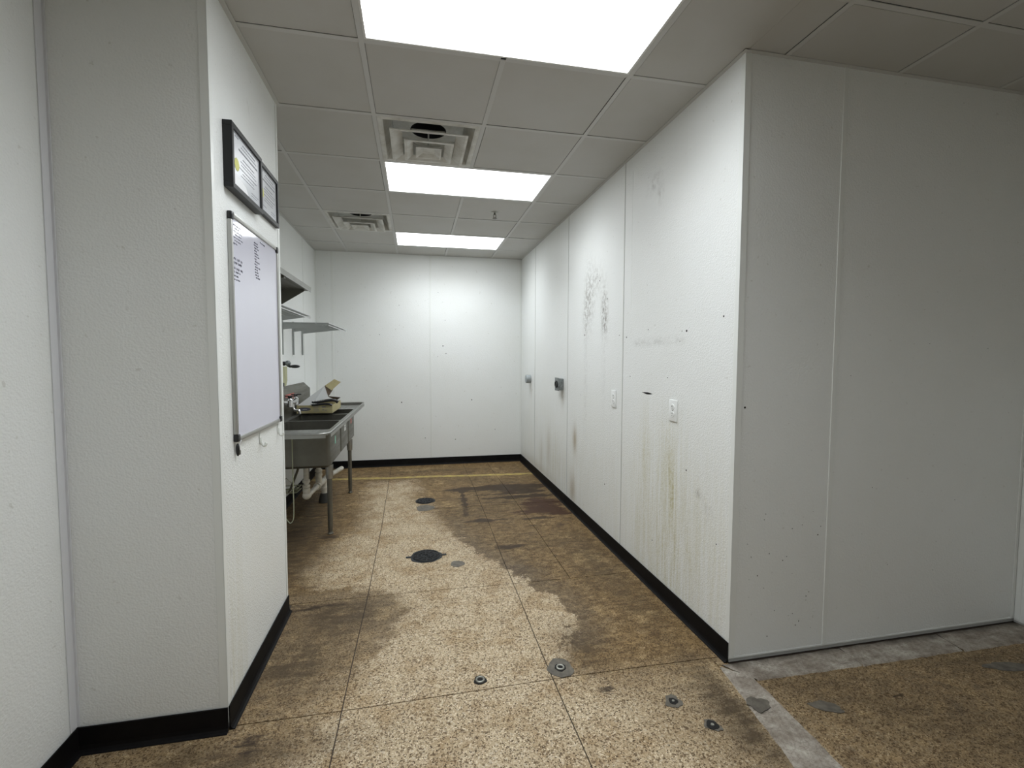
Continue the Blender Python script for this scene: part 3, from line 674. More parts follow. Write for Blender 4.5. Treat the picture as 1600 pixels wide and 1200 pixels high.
def scribble(g, x, ya, za, w_, h_, rnd, thick=.0014):
    """one line of hand lettering: small illegible strokes"""
    y = ya
    while y < ya + w_ - .006:
        n_ = rnd.randint(2, 5)
        for k in range(n_):
            if y > ya + w_: break
            a = rnd.uniform(-.3, .3) * h_
            pts = [(y, za + a), (y + h_ * .18, za + h_ * rnd.uniform(.3, .5)), (y + h_ * .42, za - h_ * rnd.uniform(.2, .5)), (y + h_ * .62, za + rnd.uniform(-.2, .4) * h_)]
            g.tube([(x, p[0], p[1]) for p in pts], thick / 2, 4); y += h_ * .75
        y += h_ * .7
rnd = random.Random(5); xw = xf + .0102
g = G()
for ya, za, w_, h_ in ((2.045, 1.812, .10, .013), (2.016 + .03, 1.796, .095, .013), (2.055, 1.774, .10, .012), (2.045, 1.760, .085, .009), (2.05, 1.744, .05, .008), (2.048, 1.730, .07, .008), (2.046, 1.872, .05, .009)): scribble(g, xw, ya, za, w_, h_, rnd)
for k in range(14): scribble(g, xw, 2.300 + .001 * k + rnd.uniform(-.004, .004), 1.932 - k * .0118, rnd.uniform(.035, .07), .0085, rnd)
scribble(g, xw, 2.385, 1.950, .075, .009, rnd)
for k in range(6): scribble(g, xw, 2.06 + rnd.uniform(0, .02), 1.945 - k * .012, rnd.uniform(.04, .10), .007, rnd, .0008)
g.build('handwriting', M['ink'], wb, label='dark illegible handwriting', kind='stuff')

# hooks below it
for yy, zt, lb in ((2.345, 1.080, 'white plastic adhesive hook under the middle of the whiteboard'), (2.632, 1.082, 'white plastic adhesive hook under the far corner of the whiteboard')):
    th = thing('wall_hook', lb, 'hook', (XC, yy, zt - .06), 'adhesive hooks under the whiteboard')
    g = G(); g.sphere((XC + .003, yy, zt - .035), .03, (.10, .36, 1.0)); g.build('back_plate', M['hook'], th, smooth=True)
    g = G(); g.tube([(XC + .005, yy, zt - .03), (XC + .008, yy, zt - .055), (XC + .016, yy, zt - .070), (XC + .026, yy, zt - .066), (XC + .028, yy, zt - .054)], [.006, .006, .007, .007, .006], 10, 1); g.build('hook_arm', M['hook'], th, smooth=True)
th = thing('marker_clip', 'small black clip dangling below the near bottom corner of the whiteboard', 'clip', (XC + .01, 2.043, 1.025))
G().tube([(XC + .020, 2.052, 1.088), (XC + .019, 2.048, 1.080), (XC + .014, 2.046, 1.072)], .0022, 6, 1).build('cord', M['white_card'], th, smooth=True)
g = G(); g.sphere((XC + .010, 2.043, 1.050), .026, (.28, .36, 1.)); g.build('clip_body', M['black'], th, smooth=True)
g = G(); g.box(XC + .013, XC + .019, 2.039, 2.050, 1.030, 1.048, bev=.002); g.build('clip_tab', M['steel_dark'], th)

# framed certificates
def certificate(y0, y1, z0, z1, dep, lb, card):
    th = thing('framed_certificate', lb, 'certificate', (XC, (y0 + y1) / 2, z0), 'framed certificates on the pier'); x = XC + .0005; fw = .020
    for q in ((y0, y1, z0, z0 + fw), (y0, y1, z1 - fw, z1), (y0, y0 + fw, z0 + fw, z1 - fw), (y1 - fw, y1, z0 + fw, z1 - fw)): G().box(x, x + dep, *q, bev=.002).build('frame_rail', M['black_frame'], th)
    a, b_, c_, d_ = y0 + fw, y1 - fw, z0 + fw, z1 - fw
    G().box(x, x + dep - .008, a, b_, c_, d_).build('paper', M['paper'], th)
    xs = x + dep - .008; g = G(); rnd = random.Random(int(y0 * 1000)); W = b_ - a; Hh = d_ - c_
    for yy, zz, ww, hh in ((.36, .90, .46, .022), (.30, .83, .58, .016), (.22, .75, .66, .034), (.36, .63, .40, .02), (.28, .56, .56, .014), (.30, .50, .52, .014), (.20, .42, .66, .018), (.34, .35, .40, .013), (.28, .29, .5, .013), (.12, .14, .25, .012), (.66, .16, .24, .012), (.66, .11, .2, .01), (.10, .93, .10, .02)):
        g_y = a + yy * W
        while g_y < a + (yy + ww) * W:
            l = rnd.uniform(.010, .022); g.box(xs, xs + .0005, g_y, g_y + l, c_ + zz * Hh - hh * Hh / 2, c_ + zz * Hh + hh * Hh / 2); g_y += l + .004
    g.build('printed_text', M['print_grey'], th, kind='stuff')
    g = G()
    for q in ((a + .006, b_ - .006, c_ + .005, c_ + .007), (a + .006, b_ - .006, d_ - .007, d_ - .005), (a + .005, a + .007, c_ + .005, d_ - .005), (b_ - .007, b_ - .005, c_ + .005, d_ - .005)): g.box(xs, xs + .0004, *q)
    g.build('printed_border', M['print_grey'], th)
    g = G(); n_ = 24; g.prism([(xs + .0002, a + .045 + .024 * math.cos(6.2832 * k / n_) * (1.06 if k % 2 else .97), c_ + Hh * .42 + .024 * math.sin(6.2832 * k / n_) * (1.06 if k % 2 else .97)) for k in range(n_)], (.0010, 0, 0)); g.build('gold_seal', M['seal'], th)
    if card: G().prism([(xs + .0014, a + .004, c_ + .004), (xs + .0014, a + .165, c_ + .004), (xs + .0014, a + .14, c_ + .030), (xs + .0014, a + .006, c_ + .052)], (.0008, 0, 0)).build('white_card', M['white_card'], th)
certificate(2.007, 2.368, 2.072, 2.322, .034, 'black framed certificate nearer the camera, with a white card tucked in its lower corner', True)
certificate(2.374, 2.688, 2.094, 2.334, .018, 'black framed certificate farther from the camera, beside the outer pier corner', False)

# ---------------------------------------------------------------- boxes and outlets on the right wall
def outlet(yc, zc, wd, ht, lb, kind):
    th = thing('wall_outlet', lb, 'outlet', (XR, yc, zc), 'white outlet plates on the right wall'); x = XR
    G().box(x - .008, x - .0005, yc - wd / 2, yc + wd / 2, zc - ht / 2, zc + ht / 2, bev=.003).build('cover_plate', M['plate'], th, smooth=True)
    for s_ in (-1, 1):
        zz = zc + s_ * .020
        rc = G().lathe((x - .0078, yc, zz), (-1, 0, 0), [(0, .0175), (.002, .0172), (.0025, .015)], 20).build('receptacle', M['plate'], th)
        g = G()
        for d in (-.0065, .0065): g.box(x - .0112, x - .0100, yc + d - .0015, yc + d + .0015, zz, zz + .008)
        g.lathe((x - .0100, yc, zz - .007), (-1, 0, 0), [(0, .0026), (.0012, .0026)], 10)
        g.build('slot', M['slot'], rc)
        if False: G().lathe((x - .0095, yc, zz), (-1, 0, 0), [(0, .0192), (.0006, .0192)], 20).build('receptacle_edge', M['slot'], th)
    G().lathe((x - .0078, yc, zc), (-1, 0, 0), [(0, .003), (.001, .003)], 10).build('screw', M['steel'], th)
outlet(3.192, 1.127, .075, .124, 'white outlet plate left of a panel seam on the right wall, farther one', False)
outlet(2.386, 1.128, .080, .120, 'white duplex outlet plate nearest the camera on the right wall', True)
th = thing('power_socket_box', 'grey square metal box with a black round socket on the right wall', 'socket', (XR, 4.44, 1.165))
G().box(XR - .050, XR - .0005, 4.385, 4.495, 1.108, 1.222, bev=.006).build('box_body', M['box_grey'], th, smooth=True)
G().box(XR - .056, XR - .0502, 4.378, 4.502, 1.101, 1.229, bev=.0015).build('cover_plate', M['box_grey'], th)
G().lathe((XR - .056, 4.44, 1.165), (-1, 0, 0), [(0, .036), (.012, .035), (.013, .026), (.006, .024)], 24).build('socket', M['black'], th, smooth=True)
th = thing('conduit_cap', 'round grey metal conduit box on the right wall near the back corner', 'conduit box', (XR, 5.74, 1.160))
G().lathe((XR - .0005, 5.74, 1.160), (-1, 0, 0), [(0, .052), (.052, .052), (.056, .049)], 28).build('box_body', M['conduit'], th, smooth=True)
G().lathe((XR - .0565, 5.74, 1.160), (-1, 0, 0), [(0, .050), (.004, .050), (.005, .046)], 28).build('cover', M['conduit'], th, smooth=True)
for s_ in (-1, 1): G().lathe((XR - .0612, 5.74, 1.160 + s_ * .03), (-1, 0, 0), [(0, .004), (.002, .004)], 8).build('screw', M['steel'], th)

# ---------------------------------------------------------------- floor drains and anchors
def drain(cx, cy, r_, lb, lugs):
    th = thing('floor_drain', lb, 'drain', (cx, cy, 0), 'round black floor drains'); z = .0016
    blob(cx, cy, r_, r_, 'drain_rim', M['iron'], th, z=z + .001, n_=48, jag=.06, seed=int(cx * 1000), thick=.003)
    g = G(); g.lathe((cx, cy, z + .001), (0, 0, 1), [(0, r_ * .80), (.003, r_ * .78), (.0032, r_ * .62), (.0015, r_ * .60)], 40, cap=True)
    g.build('grate', M['hole'], th)
    g = G()
    for k in range(12):
        a = 2 * math.pi * k / 12; d = Vector((math.cos(a), math.sin(a), 0)); q = Vector((-d.y, d.x, 0)); b0 = Vector((cx, cy, z + .0034))
        g.tube([b0 + d * r_ * .12, b0 + d * r_ * .45 + q * r_ * .05, b0 + d * r_ * .82], .0042, 6, 1)
    for rr in (.30, .56, .84): g.tube([(cx + r_ * rr * math.cos(6.2832 * k / 36), cy + r_ * rr * math.sin(6.2832 * k / 36), z + .0034) for k in range(37)], .0036, 6)
    g.build('grate_bar', M['iron'], th, kind='stuff')
    if lugs:
        for s_ in (-1, 1): G().box(cx + s_ * r_ * 1.12 - .018, cx + s_ * r_ * 1.12 + .018, cy - .012, cy + .012, .0005, .005, bev=.002).build('lug', M['iron'], th)
drain(.065, 3.34, .112, 'black cast iron floor drain nearer the camera, ornamental grate', True)
drain(.085, 4.665, .098, 'black floor drain farther back, near the yellow line', False)
def anchor(cx, cy, pr, rr, lb, jag=.15, ring=True, seed=1, rot=0, asp=1.):
    th = thing('floor_anchor', lb, 'floor anchor', (cx, cy, 0), 'metal anchors set in the floor')
    if pr: blob(cx, cy, pr, pr * asp, 'mortar', M['patch'], th, z=.0022, jag=jag, seed=seed, rot=rot)
    blob(cx, cy, rr * 1.7, rr * 1.7, 'pocket', M['hole'], th, z=.003, jag=.15, seed=seed + 9, thick=.003, n_=16)
    if ring:
        g = G(); g.tube([(cx + rr * math.cos(6.2832 * k / 24), cy + rr * math.sin(6.2832 * k / 24), .0042) for k in range(25)], .0042, 8); g.build('ring', M['ring'], th, smooth=True)
    else:
        g = G(); g.lathe((cx, cy, .002), (0, 0, 1), [(0, rr * .5), (.004, rr * .45)], 12); g.build('bolt', M['ring'], th)
anchor(.268, 1.976, 0, .0165, 'small anchor with a pale ring in a dark pocket, just behind the long floor joint', seed=2)
anchor(.640, 1.985, .058, .0155, 'ring anchor in a large round grey mortar patch, where two floor joints meet', .12, seed=5, asp=1.15)
anchor(1.035, 1.690, .034, .011, 'small anchor in a bluish grey patch, the one nearer the concrete corner', .25, False, 7, -.5, 1.1)
anchor(1.116, 1.545, .034, .014, 'small anchor in a diamond-shaped grey patch, closest to the pale concrete strip', .25, False, 8, -.9, .75)

# ---------------------------------------------------------------- three-compartment sink
SX0, SX1, SY0, SY1, SZ = -1.205, -.60, 3.50, 5.87, .868
sink = thing('three_compartment_sink', 'stainless steel three-compartment sink on legs along the left alcove wall', 'sink', (-.9, 4.6, 0))
bowls = [(3.80, 4.325), (4.355, 4.800), (4.835, 5.270)]
BX0, BX1 = -1.09, -.655
# deck: plate with three openings
g = G(); t = bmesh.new()
ys = [SY0 + .02]; 
for a, b_ in bowls: ys += [a, b_]
ys += [5.36]
def plate(x0, x1, y0, y1, z=SZ, th_=.003): g.box(x0, x1, y0, y1, z - th_, z)
plate(-1.150, BX0, SY0 + .02, 5.36); plate(BX1, SX1 - .02, SY0 + .02, 5.36)
for a, b_ in zip(ys[::2], ys[1::2]): plate(BX0, BX1, a, b_)
g.build('deck', M['steel'], sink)
t.free()
# rolled rim: front, near end, far end
g = G(); zr = SZ + .008; r_ = .009
g.tube([(SX0 + .06, SY0 + .013, zr), (SX1 - .09, SY0 + .013, zr), (SX1 - .045, SY0 + .018, zr), (SX1 - .018, SY0 + .045, zr), (SX1 - .013, SY0 + .09, zr), (SX1 - .013, 5.34, zr), (SX1 - .013, SY1 - .06, zr + .006), (SX1 - .016, SY1 - .025, zr + .006), (SX1 - .045, SY1 - .013, zr + .006), (SX0 + .06, SY1 - .013, zr + .006)], r_, 12)
g.build('rolled_rim', M['steel'], sink, smooth=True)
g = G(); g.box(-1.14, SX1 - .03, SY0 + .001, SY0 + .004, SZ - .020, SZ + .004); g.box(SX1 - .004, SX1 - .001, SY0 + .05, SY1 - .05, SZ - .020, SZ + .004); g.box(-1.14, SX1 - .03, SY1 - .004, SY1 - .001, SZ - .028, SZ + .004)
g.build('apron', M['steel'], sink)
for a, b_ in bowls:                               # each bowl an open tub with outer and inner skin
    t = bmesh.new(); zb = .566; rc = .035
    def ring_(x0, x1, y0, y1, z, r_):
        vs = []
        for (cx, cy, a0) in ((x1 - r_, y1 - r_, 0), (x0 + r_, y1 - r_, 90), (x0 + r_, y0 + r_, 180), (x1 - r_, y0 + r_, 270)):
            for k in range(5): an = math.radians(a0 + k * 22.5); vs.append(t.verts.new((cx + r_ * math.cos(an), cy + r_ * math.sin(an), z)))
        return vs
    o_ = .002
    loops = [ring_(BX0 - o_, BX1 + o_, a - o_, b_ + o_, SZ - .001, .03), ring_(BX0 - o_, BX1 + o_, a - o_, b_ + o_, zb + .02, .03), ring_(BX0 + .018, BX1 - .018, a + .018, b_ - .018, zb, .03)]
    inn = [ring_(BX0, BX1, a, b_, SZ + .0004, .028), ring_(BX0, BX1, a, b_, zb + .023, .028), ring_(BX0 + .02, BX1 - .02, a + .02, b_ - .02, zb + .004, .03)]
    for L in (loops, inn):
        for A_, B_ in zip(L, L[1:]):
            for k in range(20): t.faces.new((A_[k], A_[(k + 1) % 20], B_[(k + 1) % 20], B_[k]))
        t.faces.new(L[-1])
    for k in range(20): t.faces.new((loops[0][k], loops[0][(k + 1) % 20], inn[0][(k + 1) % 20], inn[0][k]))
    gg = G(); gg.add(t); bw = gg.build('bowl', M['steel_dark'], sink, smooth=True)
    gg = G(); gg.lathe(((BX0 + BX1) / 2, (a + b_) / 2, zb + .0045), (0, 0, 1), [(0, .045), (.002, .045), (.0025, .03)], 20); gg.build('strainer', M['chrome'], bw)
# drainboard at the far end
g = G(); t = bmesh.new()
g.box(-1.15, SX1 - .024, 5.362, SY1 - .02, SZ - .014, SZ - .010)
for k in range(9): g.box(-1.10 + k * .054, -1.09 + k * .054, 5.40, 5.80, SZ - .0102, SZ - .008)
g.box(-1.15, SX1 - .024, 5.362, 5.366, SZ - .0145, SZ + .0005); g.build('drainboard', M['steel'], sink); t.free()
# backsplash
g = G(); g.prism([(-1.150, SY0 + .02, SZ - .003), (-1.142, SY0 + .02, SZ - .003), (-1.142, SY0 + .02, 1.088), (-1.205, SY0 + .02, 1.150), (-1.214, SY0 + .02, 1.150), (-1.214, SY0 + .02, 1.135), (-1.150, SY0 + .02, 1.078)], (0, 5.50 - SY0 - .02, 0))
g.prism([(-1.142, 5.497, SZ - .003), (-1.142, 5.497, 1.088), (-1.205, 5.497, 1.150), (-1.214, 5.497, 1.150), (-1.214, 5.497, SZ - .003)], (0, .004, 0))
g.build('backsplash', M['steel_dark'], sink)
G().prism([(-1.1412, 4.50, 1.062), (-1.1412, 4.80, 1.045), (-1.1412, 4.80, 1.085), (-1.1412, 4.50, 1.085)], (.0008, 0, 0)).build('warning_sticker', M['red'], sink, label='faded red sticker')
# front panel stickers
def sticker(m, y, z, w_, h_, lb):
    st = G().box(BX1 + .0021, BX1 + .003, y - w_ / 2, y + w_ / 2, z - h_ / 2, z + h_ / 2).build('sticker', m, sink, label=lb)
    g = G()
    for k in range(3): g.box(BX1 + .003, BX1 + .0034, y - w_ * .3, y + w_ * (.1 + .08 * k), z + h_ * (.22 - .2 * k), z + h_ * (.28 - .2 * k))
    g.build('print', M['print_grey'] if m is not M['green'] else M['white_sticker'], st)
sticker(M['green'], 4.05, .745, .045, .062, 'green and white sticker'); sticker(M['white_sticker'], 4.60, .79, .10, .105, 'white sticker'); sticker(M['red'], 5.02, .79, .08, .085, 'red and white sticker')
# legs
for x, y in ((-.682, 3.925), (-.682, 5.105), (-1.10, 3.925), (-1.10, 5.105)):
    lg = G().lathe((x, y, .05), (0, 0, 1), [(0, .0195), (.40, .0195), (.545, .0195)], 20).build('leg', M['steel_dark'], sink, smooth=True)
    G().lathe((x, y, .455), (0, 0, 1), [(0, .026), (.003, .027), (.085, .030), (.112, .030)], 20).build('gusset', M['steel'], lg, smooth=True)
    G().lathe((x, y, 0.001), (0, 0, 1), [(0, .021), (.006, .024), (.02, .016), (.03, .0175), (.05, .0175)], 20).build('bullet_foot', M['steel_dark'], lg, smooth=True)
# drain pipes
pp = sink
zb = .566
G().lathe((-.89, 4.075, zb), (0, 0, -1), [(0, .05), (.012, .05), (.03, .024)], 20).build('strainer_nut', M['steel_dark'], pp, smooth=True)
g = G(); g.cyl((-.89, 4.075, zb - .03), (-.89, 4.075, .33), .020); g.build('tailpiece', M['pipe'], pp, smooth=True)
g = G()
for z_ in (.415, .375, .345): g.lathe((-.89, 4.075, z_), (0, 0, -1), [(0, .026), (.003, .030), (.022, .030), (.025, .026)], 20)
g.build('slip_nut', M['pipe'], pp, smooth=True)
g = G(); g.tube([(-.89, 4.075, .345), (-.89, 4.076, .31), (-.89, 4.082, .285), (-.89, 4.10, .27), (-.89, 4.14, .27)], .028, 16, 1); g.sphere((-.89, 4.078, .282), .034); g.build('elbow', M['pipe'], pp, smooth=True)
g = G(); g.tube([(-.89, 4.10, .272), (-.89, 4.50, .243)], .0215, 16); g.build('branch_pipe', M['pipe'], pp, smooth=True)
g = G(); g.tube([(-.89, 4.49, .244), (-.89, 5.05, .200)], .028, 16); g.tube([(-.89, 4.49, .244), (-.89, 4.52, .242)], .033, 16); g.cyl((-.89, 4.577, .33), (-.89, 4.577, .24), .029); g.build('tee_fitting', M['pipe'], pp, smooth=True)
G().lathe((-.89, 4.577, zb), (0, 0, -1), [(0, .05), (.012, .05), (.03, .024)], 20).build('strainer_nut', M['steel_dark'], pp, smooth=True)
g = G(); g.cyl((-.89, 4.577, zb - .03), (-.89, 4.577, .32), .020); g.build('tailpiece', M['pipe'], pp, smooth=True)
g = G()
for z_ in (.385, .350): g.lathe((-.89, 4.577, z_), (0, 0, -1), [(0, .027), (.003, .032), (.024, .032), (.027, .027)], 20)
g.build('slip_nut', M['pipe'], pp, smooth=True)
g = G(); g.cyl((-.89, 5.05, zb - .03), (-.89, 5.05, .20), .020); g.sphere((-.89, 5.05, .20), .034); g.tube([(-.89, 5.05, .20), (-.80, 5.35, .21)], .024, 14); g.build('far_tailpiece', M['pipe'], pp, smooth=True)
g = G(); g.cyl((-.89, 4.83, .215), (-.89, 4.83, .09), .026); g.lathe((-.89, 4.83, .15), (0, 0, -1), [(0, .030), (.01, .034), (.03, .034)], 18); g.build('down_pipe', M['pipe'], pp, smooth=True)
G().lathe((-.89, 4.83, .001), (0, 0, 1), [(0, .055), (.03, .052), (.088, .036)], 20).build('floor_sink_cup', M['rubber'], pp, smooth=True)
G().lathe((-.89, 5.05, zb), (0, 0, -1), [(0, .05), (.012, .05), (.03, .024)], 20).build('strainer_nut', M['steel_dark'], pp, smooth=True)
# supply stubs and tubes
th = thing('supply_tube', 'thin pale tube looping down to the floor beside the pier, under the sink', 'tube', (-.95, 3.85, .13))
G().tube([(-0.9151, 3.76, 0.855), (-0.9151, 3.76, 0.6582), (-0.9141, 3.76, 0.4434), (-0.9131, 3.76, 0.248), (-0.918, 3.76, 0.1846), (-0.9395, 3.76, 0.1582), (-0.9571, 3.76, 0.1797), (-0.9962, 3.76, 0.2383), (-1.0352, 3.76, 0.2676)], .0038, 8, 2).build('tube_body', M['tube'], th, smooth=True)
th = thing('drain_hose', 'two dark hoses slanting down under the left end of the sink', 'hose', (-1.0, 4.3, .25))
for d in (0, .05): G().tube([(-.97, 4.20 + d, .565), (-.975, 4.20 + d, .50), (-1.03, 4.22 + d, .36), (-1.07, 4.25 + d, .27)], .006, 8, 2).build('hose', M['dark_tube'], th, smooth=True)
th = thing('pipe_bracket', 'olive wire bracket holding hoses low on the alcove wall under the sink', 'bracket', (-1.1, 4.3, .25))
g = G()
for z_ in (.245, .275): g.tube([(-1.212, 4.30, z_), (-1.02, 4.30, z_ + .004), (-1.01, 4.44, z_ + .004), (-1.212, 4.44, z_)], .004, 6)
for y in (4.33, 4.37, 4.41): g.tube([(-1.212, y, .245), (-1.015, y, .249)], .003, 6)
g.tube([(-1.20, 4.30, .245), (-1.10, 4.30, .38), (-1.02, 4.34, .28)], .004, 6)
g.build('wire_frame', M['tube'], th, smooth=True)
th = thing('supply_valve', 'small chrome shutoff valve on the alcove wall under the first bowl', 'valve', (-1.2, 4.55, .44))
g = G(); g.lathe((XA + .003, 4.45, .45), (1, 0, 0), [(0, .03), (.004, .028), (.006, .010), (.07, .010)], 18); g.cyl((-1.145, 4.45, .45), (-1.145, 4.45, .49), .012); g.build('valve_body', M['chrome'], th, smooth=True)
G().sphere((-1.12, 4.45, .45), .02, (.6, 1.2, .7)).build('handle', M['chrome'], th, smooth=True)
G().tube([(-1.145, 4.45, .49), (-1.145, 4.45, .60), (-1.165, 4.40, .80)], .005, 8, 1).build('riser', M['grey_wire'], th, smooth=True)

# faucet on the backsplash
fa = thing('faucet', 'chrome wall faucet with black handle on the sink backsplash', 'faucet', (-1.142, 4.45, 1.0))
for y in (4.40, 4.60):
    G().lathe((-1.1415, y, 1.02), (1, 0, 0), [(0, .034), (.006, .034), (.010, .020), (.045, .020)], 22).build('flange', M['chrome'], fa, smooth=True)
    g = G(); g.lathe((-1.080, y, .985), (0, 0, 1), [(0, .018), (.004, .025), (.06, .025), (.07, .016), (.078, .012)], 20); g.build('valve_body', M['chrome'], fa, smooth=True)
    hd = G().lathe((-1.080, y, 1.064), (0, 0, 1), [(0, .016), (.018, .018), (.020, .012)], 16).build('handle', M['black'], fa, smooth=True)
    g = G(); g.box(-1.118, -1.030, y - .008, y + .008, 1.078, 1.089, bev=.004); g.box(-1.088, -1.072, y - .045, y + .045, 1.078, 1.089, bev=.004); g.build('lever', M['black'], hd, smooth=True)
g = G(); g.tube([(-1.080, 4.40, 1.02), (-1.080, 4.60, 1.02)], .019, 16); g.build('crossbar', M['chrome'], fa, smooth=True)
g = G(); g.tube([(-1.080, 4.50, 1.01), (-1.080, 4.50, .965), (-1.068, 4.50, .950), (-1.040, 4.50, .948), (-1.028, 4.50, .942), (-1.025, 4.50, .915)], .0125, 14, 2); g.build('spout', M['chrome'], fa, smooth=True)

# cardboard box on the sink
zb = SZ + .0202; bx0, bx1, by0, by1, bz = -1.105, -.785, 4.735, 5.25, .078
cb = thing('cardboard_box', 'open flat tan cardboard carton with dark oval print lying across the sink', 'box', ((bx0 + bx1) / 2, 5.0, zb))
G().box(bx0, bx1, by0, by1, zb, zb + .003).build('box_bottom', M['card_in'], cb)
G().box(bx0, bx1, by0, by0 + .004, zb + .003, zb + bz).build('side_panel', M['card'], cb)
G().box(bx0, bx1, by1 - .004, by1, zb + .003, zb + bz).build('side_panel', M['card'], cb)
G().box(bx0, bx0 + .004, by0 + .004, by1 - .004, zb + .003, zb + bz).build('side_panel', M['card'], cb)
G().prism([(bx1 - .004, by0 + .004, zb + .003), (bx1 - .004, by0 + .004, zb + bz), (bx1 - .004, by1 - .004, zb + bz), (bx1 - .004, by1 - .004, zb + .003)], (.004, 0, 0)).build('side_panel', M['card'], cb)
g = G(); n_ = 28; g.prism([(bx0 + .070 + .056 * math.cos(6.2832 * k / n_), by0 - .0006, zb + .042 + .017 * math.sin(6.2832 * k / n_)) for k in range(n_)], (0, .0012, 0))
g.build('oval_print', M['ink'], cb)
g = G()
for a, b_, z_, h_ in ((.150, .205, .060, .006), (.150, .190, .048, .004), (.150, .198, .036, .005), (.150, .196, .022, .005), (.225, .262, .056, .010), (.230, .245, .028, .012), (.255, .270, .026, .006)):
    x = a
    while x < b_ - .001: l = min(random.uniform(.006, .012), b_ - x); g.box(bx0 + x, bx0 + x + l, by0 - .0006, by0 + .0004, zb + z_, zb + z_ + h_); x += l + .002
g.build('printed_text', M['print_grey'], cb, kind='stuff')
g = G(); g.box(bx0 + .052, bx0 + .092, by0 - .0011, by0 - .0004, zb + .040, zb + .043); g.build('oval_lettering', M['white_sticker'], cb)
A_, B_, C_, D_ = (-1.098, 4.737, zb + bz + .001), (-.900, 5.00, 1.136), (-.866, 5.00, 1.025), (-.965, 4.737, zb + bz)
G().prism([A_, D_, C_, B_], (.002, .004, .001)).build('lid', M['card_grey'], cb, label='grey lid panel standing open')
G().prism([B_, C_, (-.83, 5.06, 1.093), (-.845, 5.08, 1.17)], (0, .003, .001)).build('lid_flap', M['card_in'], cb)
G().prism([(-.898, 5.01, 1.138), (-.815, 5.05, 1.200), (-.752, 5.05, 1.170), (-.835, 5.01, 1.090)], (.001, .004, .002)).build('lid_flap', M['card'], cb)
G().prism([C_, (-.86, 5.0, 1.03), (-.78, 5.22, 1.00), (-.82, 5.22, .97)], (.001, .003, .001)).build('lid_flap', M['card_in'], cb)
# utensils on the box
def utensil(pts, r_, lb, ribs):
    th = thing('utensil_handle', lb, 'utensil', pts[0], 'black handled utensils on the carton')
    G().tube(pts, r_, 12, 2).build('handle', M['black'], th, smooth=True)
    a, b_ = Vector(pts[0]), Vector(pts[1])
    g = G()
    if ribs:
        for k in range(9):
            p = a.lerp(Vector(pts[-2]), .06 + k * .07); p.z += .015; g.box(p.x - .003, p.x + .003, p.y - .012, p.y + .008, p.z - .003, p.z + .001)
        g.build('rib', M['white_sticker'], th, kind='stuff')
    p = a.lerp(b_, .25); p.z += r_ if not isinstance(r_, list) else r_[0]
    G().sphere(p, .012, (2.2, .8, .5)).build('chrome_cap', M['chrome'], th, smooth=True)
utensil([(-.965, 4.725, .990), (-.88, 4.728, 1.004), (-.80, 4.71, 1.016), (-.755, 4.72, 1.014), (-.735, 4.73, .992)], .014, 'upper black utensil with white ribs lying on the carton', True)
utensil([(-.960, 4.685, .972), (-.90, 4.685, .978), (-.84, 4.686, .984), (-.80, 4.686, .980), (-.782, 4.69, .968)], .011, 'lower plain black utensil at the near edge of the carton', False)

# ---------------------------------------------------------------- shelves in the alcove
sh = thing('steel_wall_shelf', 'solid dark stainless steel shelf, highest on the alcove wall', 'shelf', (XA, 3.6, 2.02))
G().box(XA + .004, -.905, 2.80, 4.455, 2.008, 2.012).build('shelf_plate', M['steel_dark'], sh)
g = G(); g.box(-.9048, -.899, 2.80, 4.455, 1.998, 2.040, bev=.002); g.box(XA + .004, XA + .007, 2.80, 4.455, 2.012, 2.07); g.build('front_lip', M['steel'], sh)
for y in (3.1, 4.36):
    G().prism([(XA + .004, y, 2.0075), (-.935, y, 2.0075), (-.935, y, 1.994), (XA + .03, y, 1.83), (XA + .004, y, 1.83)], (0, .003, 0)).build('bracket', M['steel_dark'], sh)
g = G(); g.box(XA + .03, -.91, 3.62, 3.66, 1.985, 2.0075); g.build('stiffener', M['steel_dark'], sh)

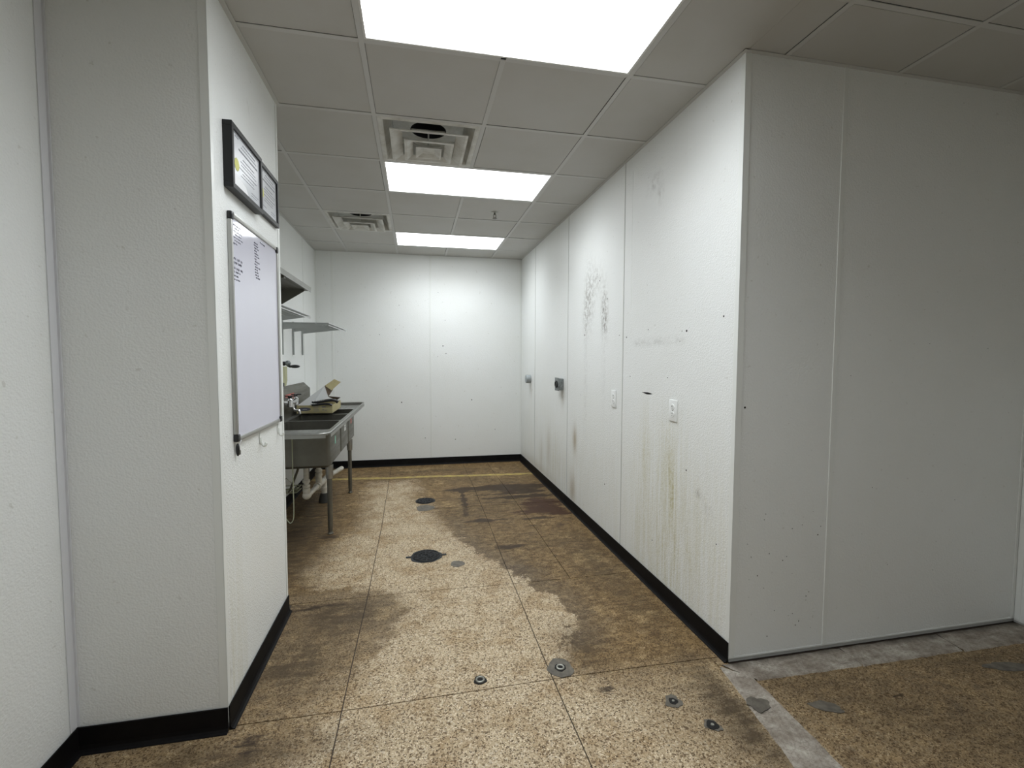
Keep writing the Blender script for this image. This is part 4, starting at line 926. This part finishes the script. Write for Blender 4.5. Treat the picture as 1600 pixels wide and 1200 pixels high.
def wire_shelf(xf, y0, y1, z, brks, lb, down):
    th = thing('wire_shelf', lb, 'shelf', (XA, (y0 + y1) / 2, z), 'grey wire shelves on the alcove wall'); x0 = XA + .012
    g = G()
    for zz in (z, z - .022): g.tube([(xf, y0, zz), (xf, y1, zz)], .0035, 6)
    g.build('front_rail', M['pvc_grey'], th)
    g = G()
    for x in (x0, x0 + (xf - x0) * .36, x0 + (xf - x0) * .7): g.tube([(x, y0, z - .004), (x, y1, z - .004)], .003, 6)
    g.build('runner', M['grey_wire'], th)
    g = G(); k = y0
    while k <= y1 + .001:
        g.tube([(x0, k, z), (xf, k, z), (xf, k, z - .022)], .0016, 5); k += .026
    g.build('cross_wire', M['grey_wire'], th, kind='stuff')
    for y in brks:
        br = G().prism([(x0 + .002, y, z - .008), (xf - .02, y, z - .008), (xf - .02, y, z - .020), (x0 + .002, y, z - .066)], (0, .004, 0)).build('bracket', M['bracket'], th)
        if down:
            G().box(XA + .0035, XA + .016, y - .009, y + .013, z - .30, z + .035, bev=.002).build('wall_standard', M['bracket'], br)
wire_shelf(-.90, 2.85, 4.41, 1.785, (3.2, 4.30), 'grey wire shelf just under the solid steel shelf', False)
wire_shelf(-.800, 4.70, 5.86, 1.748, (4.72, 5.12, 5.51), 'grey wire shelf farther back above the sink, on three wall standards', True)

# paddle valve, tan sheet on the alcove wall
th = thing('paddle_handle', 'black paddle handle on a grey knob sticking out of the alcove wall', 'handle', (XA, 4.72, 1.36))
G().lathe((XA + .001, 4.70, 1.365), (1, 0, 0), [(0, .020), (.03, .020), (.032, .014), (.045, .014)], 18).build('stem', M['black'], th, smooth=True)
G().sphere((XA + .055, 4.70, 1.368), .026).build('knob', M['box_grey'], th, smooth=True)
G().sphere((XA + .115, 4.70, 1.338), .046, (1., .5, .34)).build('paddle', M['black'], th, smooth=True)
G().tube([(XA + .05, 4.70, 1.35), (XA + .08, 4.70, 1.335)], .012, 10).build('neck', M['black'], th, smooth=True)
th = thing('tan_sheet', 'tan sheet hanging on the alcove wall below the black paddle', 'sheet', (XA, 4.70, 1.2))
G().prism([(XA + .004, 4.56, 1.335), (XA + .004, 4.86, 1.335), (XA + .004, 4.86, 1.20), (XA + .004, 4.80, 1.135), (XA + .004, 4.56, 1.14)], (.004, 0, 0)).build('sheet', M['tan'], th)
G().box(XA + .0082, XA + .018, 4.70, 4.72, 1.13, 1.185, bev=.003).build('clip', M['black'], th)
